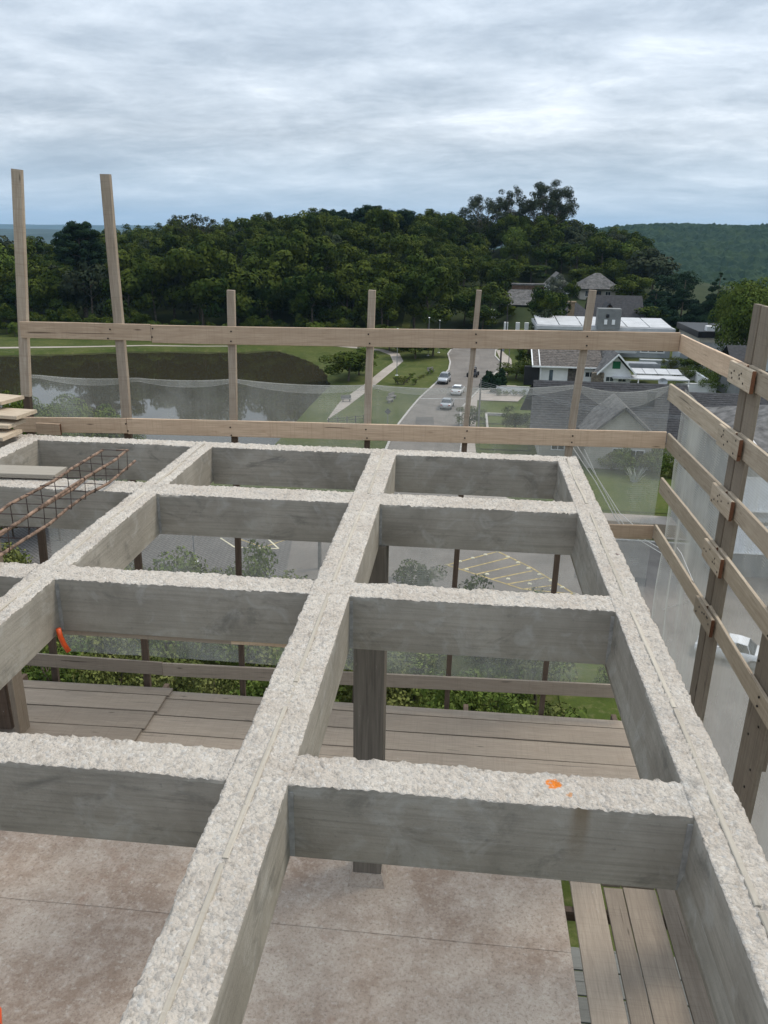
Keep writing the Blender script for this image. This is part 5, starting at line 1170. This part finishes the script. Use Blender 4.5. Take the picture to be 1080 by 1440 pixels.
# floor slab in pours with open joints
for k, (a, b) in enumerate(((-8, -1.5), (-1.4985, 1.6), (1.603, 4.15), (4.153, 5.45))):
    for j, (c, d) in enumerate(((-7.5, 0.922),)):
        mb = MB(); nx_ = 60; ny_ = 24; base = 0
        if b < 0:
            mb.box((c, a, -3.14), (d, b, -3.0)); struct('floor_slab', mb, MAT['slab']); continue
        for i in range(ny_+1):
            for q in range(nx_+1):
                x = c+(d-c)*q/nx_; y = a+(b-a)*i/ny_; ed = (q in (0, nx_)) or (i in (0, ny_)); dx = 0.004*noise.noise((x*9, y*9, 1)) if ed and q == nx_ else 0
                mb.v.append((x+dx, y, -3.0+0.004*noise.noise((x*1.5, y*1.5, 0))-(0.001 if ed else 0)))
        n_ = nx_+1
        for i in range(ny_):
            for q in range(nx_): mb.f.append((i*n_+q, i*n_+q+1, (i+1)*n_+q+1, (i+1)*n_+q)); mb.mi.append(0)
        mb.box((c, a, -3.14), (d-.004, b, -3.012)); struct('floor_slab', mb, MAT['slab'])
# the storeys below
bd = thing('building_below', 'grey concrete storeys of the building under the floor slab', 'building', (-3, 0, G))
mb = MB(); mb.box((-7.3, -7.8, G), (0.7, 5.3, -3.145)); part('wall', mb, MAT['grey'], bd)
for z in (-6.2, -9.2, -12.2, -15.2, -18.2, -21.2): mb = MB(); mb.box((-7.4, -7.9, z-.15), (0.85, 5.42, z)); part('storey_slab', mb, MAT['polec'], bd)

# ------------------------------------------------------------------ platforms of boards
dk = thing('far_platform', 'scaffold platform of long boards across the far side below the beams', 'platform', (-1, 6.3, -3.03))
yb = 6.955; k = 0
for i in range(5):
    wd = (0.135, 0.275, 0.275, 0.28, 0.28)[i]; gap = 0.016; y0_, y1_ = yb-wd, yb; yc = (y0_+y1_)/2
    dz = 0.004*math.sin(i*2.3)
    board('board', (-1.96-0.13*0, yc-.0, -3.012+dz), (1.92, yc+.02, -3.012+dz), wd, 0.025, MAT['deck'], dk, wdir=(0, 1, 0), bow=.003) if False else None
    xs0 = -2.98 + 0.06*i*0
    board('board', (-2.90-.012*i, yc-.03, -3.013), (2.05, yc+.01, -3.013+dz), wd, 0.025, MAT['deck'], dk, wdir=(0, 1, 0), bow=.002)
    board('board', (-6.6, yc-.10, -2.993), (-2.87-.014*i, yc-.015, -2.985+dz*.5), wd, 0.025, MAT['deck'], dk, wdir=(0, 1, 0), bow=.002)
    yb = y0_-gap
for x in (-6.2, -4.6, -3.0, -1.5, 0.2, 1.7): board('joist', (x, 5.35, -3.07), (x, 7.1, -3.07), 0.09, 0.05, MAT['darkwood'], dk)
dr = thing('right_platform', 'scaffold platform of boards running beside the right edge of the slab', 'platform', (1.4, 4, -3.03))
for (a, b, mt) in ((0.985, 1.212, 0), (1.226, 1.362, 0), (1.372, 1.608, 0), (1.620, 1.86, 0)):
    board('board', ((a+b)/2, 0.2, -3.012), ((a+b)/2+.004, 4.775+0.02*math.sin(a*9), -3.012), b-a, 0.025, MAT['deck'], dr, wdir=(1, 0, 0), bow=.003)
    board('board', ((a+b)/2, 4.79, -3.012), ((a+b)/2, 5.44, -3.012), b-a, 0.025, MAT['deck'], dr, wdir=(1, 0, 0), bow=.001)
for y in (0.6, 2.2, 3.35, 4.55, 5.3): board('joist', (0.55, y, -3.07), (1.95, y, -3.07), 0.09, 0.05, MAT['darkwood'], dr)
lw = thing('lower_platform', 'lower scaffold platform of grey boards seen in the gap beside the slab', 'platform', (1.2, 2, -6.1))
for k in range(28):
    y = -1.5+k*0.31; board('board', (0.72, y, -6.1), (3.4, y, -6.1), 0.29, 0.025, MAT['deckgrey'], lw, wdir=(0, 1, 0))

# ------------------------------------------------------------------ guard fences
ff = thing('far_guard_fence', 'timber guard fence of upright posts and pinkish rails along the far edge', 'fence', (-1, 7.05, -3.0))
YR = 6.995
def fpost(top, bot, w, t=0.05, mat='post', y=7.035, zb=-3.25):
    a, b = at(*top, y=y), at(*bot, y=y); d = (a-b); s_ = (zb-b.z)/d.z; b2 = b+d*s_
    board('post', tuple(b2), tuple(a), w, t, MAT[mat], ff, wdir=(1, 0, 0), bow=.006)
    return a, b2
for (top, mid_, bot, w, yv) in (((24, 238), (37, 548), (80, 968), .088, 7.04), ((149, 245), (178, 585), (208, 968), .085, 7.035), ((325, 408), (328.5, 592), (342, 976), .068, 7.035),
                              ((523, 408), (517, 597), (499, 985), .062, 7.035), ((674, 408), (654, 610), (628, 995), .045, 7.035), ((833, 408), (800, 632), (761, 1003), .062, 7.035)):
    a, b = at(*top, y=yv), at(*mid_, y=yv); d = a-b; b2 = b-d*(.06/d.z)
    board('post', b2, a, w, .05, MAT['post'], ff, wdir=(1, 0, 0), bow=.006)
    c = at(*bot, y=yv+.01); d2 = (c-b); c2 = b+d2*((-3.25-b.z)/d2.z)
    board('lower_post', c2, (b2.x, yv+.01, b2.z-.002), max(.05, w*.8), .045, MAT['darkwood'], ff, wdir=(1, 0, 0))
def rail(parent, a, b, top_a, top_b, w, mat, t=0.024, name='rail', y=YR):
    board(name, (a, y, top_a-w/2), (b, y, top_b-w/2), w, t, MAT[mat], parent, endmat=MAT['endgrain'])
xj = at(213, 470, y=YR).x
rail(ff, at(29, 460, y=YR).x, xj, at(32, 452, y=YR).z, at(213, 456, y=YR).z, 0.148, 'rail'); rail(ff, xj+.003, 1.812, at(213, 457, y=YR).z, at(955, 468, y=YR).z, 0.158, 'rail')
rail(ff, -4.25, at(178, 588, y=YR).x, at(35, 587, y=YR).z, at(178, 588, y=YR).z, 0.145, 'rail'); rail(ff, at(178, 588, y=YR).x+.003, 1.812, at(178, 588, y=YR).z, at(940, 607, y=YR).z, 0.150, 'rail')
rail(ff, -4.0, at(84, 596, y=6.96).x, at(35, 594, y=6.96).z, at(84, 596, y=6.96).z, 0.11, 'rail', y=6.965)
# rails at platform level
rail(ff, -6.5, at(228, 932, y=YR).x, at(40, 917, y=YR).z, at(228, 931, y=YR).z, 0.15, 'deck'); rail(ff, at(228, 932, y=YR).x+.003, 1.86, at(228, 932, y=YR).z, at(860, 962, y=YR).z-.0, 0.15, 'deck')
rail(ff, 1.10, 1.812, at(856, 738, y=YR).z, at(925, 739, y=YR).z, 0.135, 'rail')
for px_n, pya, pyb in ((153, 463, 476), (323, 466, 480), (520, 470, 483), (668, 470, 482), (826, 473, 486), (178, 596, 606), (325, 601, 612), (516, 604, 616), (655, 606, 616), (804, 613, 622), (213, 462, 474)):
    for py_n in (pya, pyb): q = at(px_n+random.uniform(-2, 2), py_n, y=YR-.0135); nails(ff, [(q.x, YR-.0135, q.z)])

rf = thing('right_guard_fence', 'timber guard fence with five rails and wide upright planks on the right side', 'fence', (1.84, 4.5, -3.0))
XR = 1.828
levels = [(.805, .145), (.362, .145), (-.045, .138), (-.458, .142), (-.905, .135)]
for k, (zt, w) in enumerate(levels):
    y_far = (7.008, 7.14, 6.975, 7.0, 6.98)[k]; yj = 5.30
    board('rail', (XR, y_far, zt-w/2), (XR, yj, zt-w/2+.008), w, 0.024, MAT['railr' if k else 'rail'], rf, endmat=MAT['endgrain'])
    board('rail', (XR+.012, yj-.003, zt-w/2+.012), (XR+.0, 2.35, zt-w/2-.02), w, 0.024, MAT['railr'], rf, endmat=MAT['endgrain'])
    cl0, cl1 = ((5.56, 5.11), (5.58, 5.13), (5.52, 5.09), (5.50, 5.10), (5.48, 5.08))[k]
    board('splice_cleat', (XR-.026, cl0, zt-w/2+.003), (XR-.026, cl1, zt-w/2+.003), w*.98, 0.024, MAT['railr'], rf, endmat=MAT['endgrain'], bow=.001)
    rn = random.Random(k); nails(rf, [(XR-.0385, rn.uniform(cl1+.03, cl0-.03), zt-w*rn.uniform(.12, .88)) for _ in range(7)], 'x')
    nails(rf, [(XR-.0125, y, zt-w*f_) for y in (4.22+rn.uniform(-.05, .05),) for f_ in (.3, .75)], 'x')
board('wide_plank', (1.865, 5.235, -3.3), (1.865, 5.235, 1.185), 0.17, 0.03, MAT['postr'], rf, wdir=(0, 1, 0))
board('wide_plank', (1.866, 5.385, -3.3), (1.866, 5.405, 1.185), 0.125, 0.03, MAT['postr'], rf, wdir=(0, 1, 0))
board('wide_plank', (1.865, 4.27, -3.3), (1.865, 4.24, -.06), 0.30, 0.03, MAT['postr'], rf, wdir=(0, 1, 0)); board('wide_plank', (1.895, 4.26, -1.4), (1.895, 4.23, 1.1), 0.30, 0.028, MAT['postr'], rf, wdir=(0, 1, 0))
board('wide_plank', (1.865, 3.2, -3.3), (1.865, 3.2, 1.1), 0.30, 0.03, MAT['postr'], rf, wdir=(0, 1, 0))
board('narrow_post', (1.90, 5.45, -3.3), (1.90, 5.45, -.62), 0.06, 0.04, MAT['darkwood'], rf, wdir=(0, 1, 0))
rn = random.Random(8); nails(rf, [(1.8485, 4.27+rn.uniform(-.1, .1), z) for z in (-.55, -.8, -1.15, -1.28, -1.45, -1.6, -1.75)], 'x')
board('kick_board', (1.84, 5.6, -2.75), (1.84, 0.5, -2.75), .25, .024, MAT['deck'], rf)

# ------------------------------------------------------------------ nets
def net_sheet(name, label, fn, nu, nv, mat):
    mb = MB(); mb.v = [fn(i/nu, j/nv) for j in range(nv+1) for i in range(nu+1)]; n_ = nu+1
    mb.f = [(j*n_+i, j*n_+i+1, (j+1)*n_+i+1, (j+1)*n_+i) for j in range(nv) for i in range(nu)]; mb.mi = [0]*len(mb.f)
    return mb
PX = [-4.0, -3.05, -2.10, -0.80, 0.05, 1.02, 1.84]
def sag(x, amt=0.02):
    for a, b in zip(PX, PX[1:]):
        if a <= x <= b: t = (x-a)/(b-a); return amt*(b-a)*4*t*(1-t)*(4 if a > .9 else 1)
    return 0
NT = [tuple(at(q, w, y=7.115))[::2] for q, w in ((38, 527), (176, 531), (330, 533), (520, 541), (655, 545), (800, 541), (938, 541))]
def ztop(x):
    for (a, b), (c, d) in zip(NT, NT[1:]):
        if x <= c: return b+(d-b)*max(0, (x-a)/(c-a))
    return NT[-1][1]
NX0 = NT[0][0]; NW = 1.84-NX0
def farnet(u, v):
    x = NX0+NW*u; z1 = ztop(x)-sag(x); z = z1+(-2.72-z1)*v
    return (x, 7.115+0.018*noise.noise((x*3, z*1.2, 0))+0.003*math.sin(x*22+3*noise.noise((x, z, 2)))*(1-v*.5), z)
nf = thing('far_safety_net', 'translucent white debris net hung along the far guard fence', 'safety net', (-1, 7.115, -2.7))
part('mesh_cloth', net_sheet('mesh', '', farnet, 190, 60, None), MAT['net'], nf, True)
def hem(fn, n=120, r=0.006): mb = MB(); mb.tube([fn(i/n) for i in range(n+1)], r, 4); return mb
part('top_hem', hem(lambda u: (NX0+NW*u, 7.105, ztop(NX0+NW*u)-sag(NX0+NW*u)), r=.004), MAT['net3'], nf)
def farroll(u, v): x = NX0+NW*.995*u; z1 = ztop(x)-sag(x); return (x, 7.128+.02*v, z1-(0.035+1.8*sag(x))*v)
part('folded_edge', net_sheet('m', '', farroll, 120, 4, None), MAT['net3'], nf, True)
part('fold_line', hem(lambda u: (NX0+NW*u, 7.15, ztop(NX0+NW*u)-2.8*sag(NX0+NW*u)-.035), r=.0025), MAT['net3'], nf)
nr = thing('right_safety_net', 'translucent white debris net hung outside the right guard fence', 'safety net', (1.93, 4.5, -2.7))
def rightnet(u, v):
    y = 7.10-4.9*u; z1 = .33-.05*math.sin(math.pi*min(1, max(0, (7.1-y)/1.7)))*1 if y > 5.4 else .33-.07*math.sin(math.pi*min(1, (5.4-y)/1.1)) if y > 4.3 else .30
    z = z1+(-2.7-z1)*v; return (1.945+0.015*noise.noise((y*3, z, 5))+(0.03*math.sin(y*16+2*noise.noise((y, z, 2))))*sst(6.1, 6.9, y)*sst(.2, .6, v), y, z)
part('mesh_cloth', net_sheet('mesh', '', rightnet, 170, 50, None), MAT['net2'], nr, True)
part('top_hem', hem(lambda u: (1.935, 5.4-3.1*u, .335-.07*abs(math.sin(math.pi*u*2.6))), r=.007), MAT['cord'], nr)
# cords
def cords(name, label, lines, r=0.0035):
    t_ = thing(name, label, 'cord', tuple(lines[0][0]))
    for ln in lines:
        mb = MB(); mb.tube([tuple(q) for q in ln], r, 5); part('strand', mb, MAT['cord'], t_)
P7 = lambda a, b: at(a, b, y=7.16)
cords('hanging_cord', 'bundle of white cords hanging in front of the net right of the beam end', [
    [P7(804, 628), P7(836, 675), P7(865, 728), P7(880, 748)], [P7(812, 628), P7(842, 675), P7(868, 725), P7(884, 747)], [P7(806, 630), P7(838, 678), P7(862, 722), P7(872, 740)],
    [P7(822, 632), P7(840, 672), P7(872, 722), P7(895, 742)], [P7(876, 744), P7(900, 760), P7(930, 778)], [P7(884, 745), P7(912, 762), P7(935, 775)]])
cords('loose_cord', 'loose white cord hanging from the lower corner rail', [[at(952, 770, x=1.9), at(958, 778, x=1.9), at(966, 797, x=1.9), at(975, 818, x=1.9)]], .003)
cords('thin_cord', 'thin white cord stretched across the right net near the lowest rail', [[at(933, 857, x=1.96), at(972, 844, x=1.96)]], .0025)

# ------------------------------------------------------------------ loose things on the frame
def loose(name, label, p0, p1, w, t, mat, wdir, cat='plank'):
    o = board(name, p0, p1, w, t, MAT[mat], None, wdir=wdir, bow=.003, endmat=MAT['endgrain'] if mat == 'rail' else None); tag(o, label, cat); return o
loose('plank', 'uppermost loose plank stacked at the far left corner', (-4.9, 6.30, .235), at(18, 563, z=.235), .27, .028, 'railr', (.3, 1, 0))
loose('plank', 'longest pinkish plank of the left corner stack, reaching over the rail', (-4.9, 6.05, .165), at(38, 583, z=.165), .26, .028, 'railr', (.2, 1, 0))
loose('plank', 'plank with worn edge in the middle of the left corner stack', (-4.9, 5.88, .105), at(24, 596, z=.105), .24, .028, 'railr', (.2, 1, 0))
loose('plank', 'lowest pale grey plank lying on the left beam corner', (-4.9, 5.72, .045), at(18, 612, z=.045), .27, .03, 'railr', (.2, 1, 0))
loose('plank', 'pale plank lying along the second row beam behind the rebar cage', (-4.6, 4.76, .022), (-2.66, 4.86, .022), .19, .032, 'batten', (0, 1, 0))
mb = MB()
cg = thing('rebar_cage', 'rusty rebar cage with wire stirrups lying across the beams at left', 'rebar cage', (-2.3, 4, .03))
bx0, bx1, z0, z1 = -2.415, -2.255, .035, .155
for (x, z, yend) in ((bx1, z0, 5.16), (bx1+.01, z1, 5.02), (bx0, z0, 5.0), (bx0, z1, 5.0)):
    mb = MB(); pts = [(x+.012*math.sin(k*1.7+x*9), yend-(yend-2.9)*k/9, z+.006*math.sin(k*2.2+z*20)) for k in range(10)]; mb.tube(pts, .0095, 6)
    if z == z1 and x > -2.3: mb.tube([(x, yend, z), (x-.09, yend+.005, z-.005)], .0065, 6)
    part('bar', mb, MAT['rebar'], cg, True)
for k in range(13):
    y = 4.98-k*.162; sk = .02*math.sin(k*1.9); mb = MB()
    mb.tube([(bx0-.008, y, z0-.008), (bx1+.008, y+sk, z0-.008), (bx1+.016, y+sk, z1+.008), (bx0-.008, y, z1+.008), (bx0-.008, y, z0-.008)], .0032, 5); part('stirrup', mb, MAT['wire'], cg)
# orange conduits
oc = thing('orange_conduit', 'short bent orange conduit sticking out below the left beam', 'conduit', (-1.91, 3.27, -.27)); mb = MB()
mb.tube([at(q, w, y=3.22) for q, w in ((82, 884), (85, 895), (90, 906), (97, 916))], .0125, 10); part('pipe', mb, MAT['orange'], oc, True)
oc = thing('orange_conduit', 'orange conduit stub at the lower left edge of the picture', 'conduit', (-.98, 1.2, -.15)); mb = MB()
mb.tube([(-1.10, 1.18, -.12), (-1.03, 1.18, -.02), (-.99, 1.185, .0), (-.972, 1.18, -.045), (-.965, 1.15, -.16)], .022, 10); part('pipe', mb, MAT['orange'], oc, True)
# timber prop under the left bay
tp = thing('timber_prop', 'dark timber prop of two nailed boards standing on the platform at left', 'prop', (-4.1, 6.1, -3))
b0 = at(16, 1027, z=-3.0); b1 = at(42, 1027, z=-3.0); 
board('prop_board', (b0.x-.05, b0.y, -2.98), (b0.x-.05, b0.y, -.3), .15, .05, MAT['darkwood'], tp, wdir=(1, 0, 0)); board('prop_board', (b1.x-.03, b1.y-.06, -2.98), (b1.x-.03, b1.y-.06, -.3), .05, .17, MAT['postr'], tp, wdir=(1, 0, 0)); board('prop_board', (b0.x-.17, b0.y-.06, -2.98), (b0.x-.17, b0.y-.06, -.3), .05, .17, MAT['postr'], tp, wdir=(1, 0, 0))

# ------------------------------------------------------------------ haze
hb = MB(); hb.box((-9000, -3000, G-120), (9000, 9800, 140))
hm = bpy.data.materials.new('thin_valley_haze'); hm.use_nodes = True; hn = hm.node_tree; hn.nodes.clear()
ho = hn.nodes.new('ShaderNodeOutputMaterial'); hv = hn.nodes.new('ShaderNodeVolumePrincipled')
hv.inputs['Color'].default_value = (0.42, 0.70, 1.0, 1); hv.inputs['Density'].default_value = 0.00006; hv.inputs['Anisotropy'].default_value = 0.2
hn.links.new(hv.outputs[0], ho.inputs['Volume'])
hz = link('haze', hb.mesh('haze', hm)); hz['kind'] = 'stuff'
print('objects', len(bpy.data.objects), 'trees', cnt, 'left', len(leftover), 'tris', sum(len(m_.polygons)*2 for m_ in bpy.data.meshes))
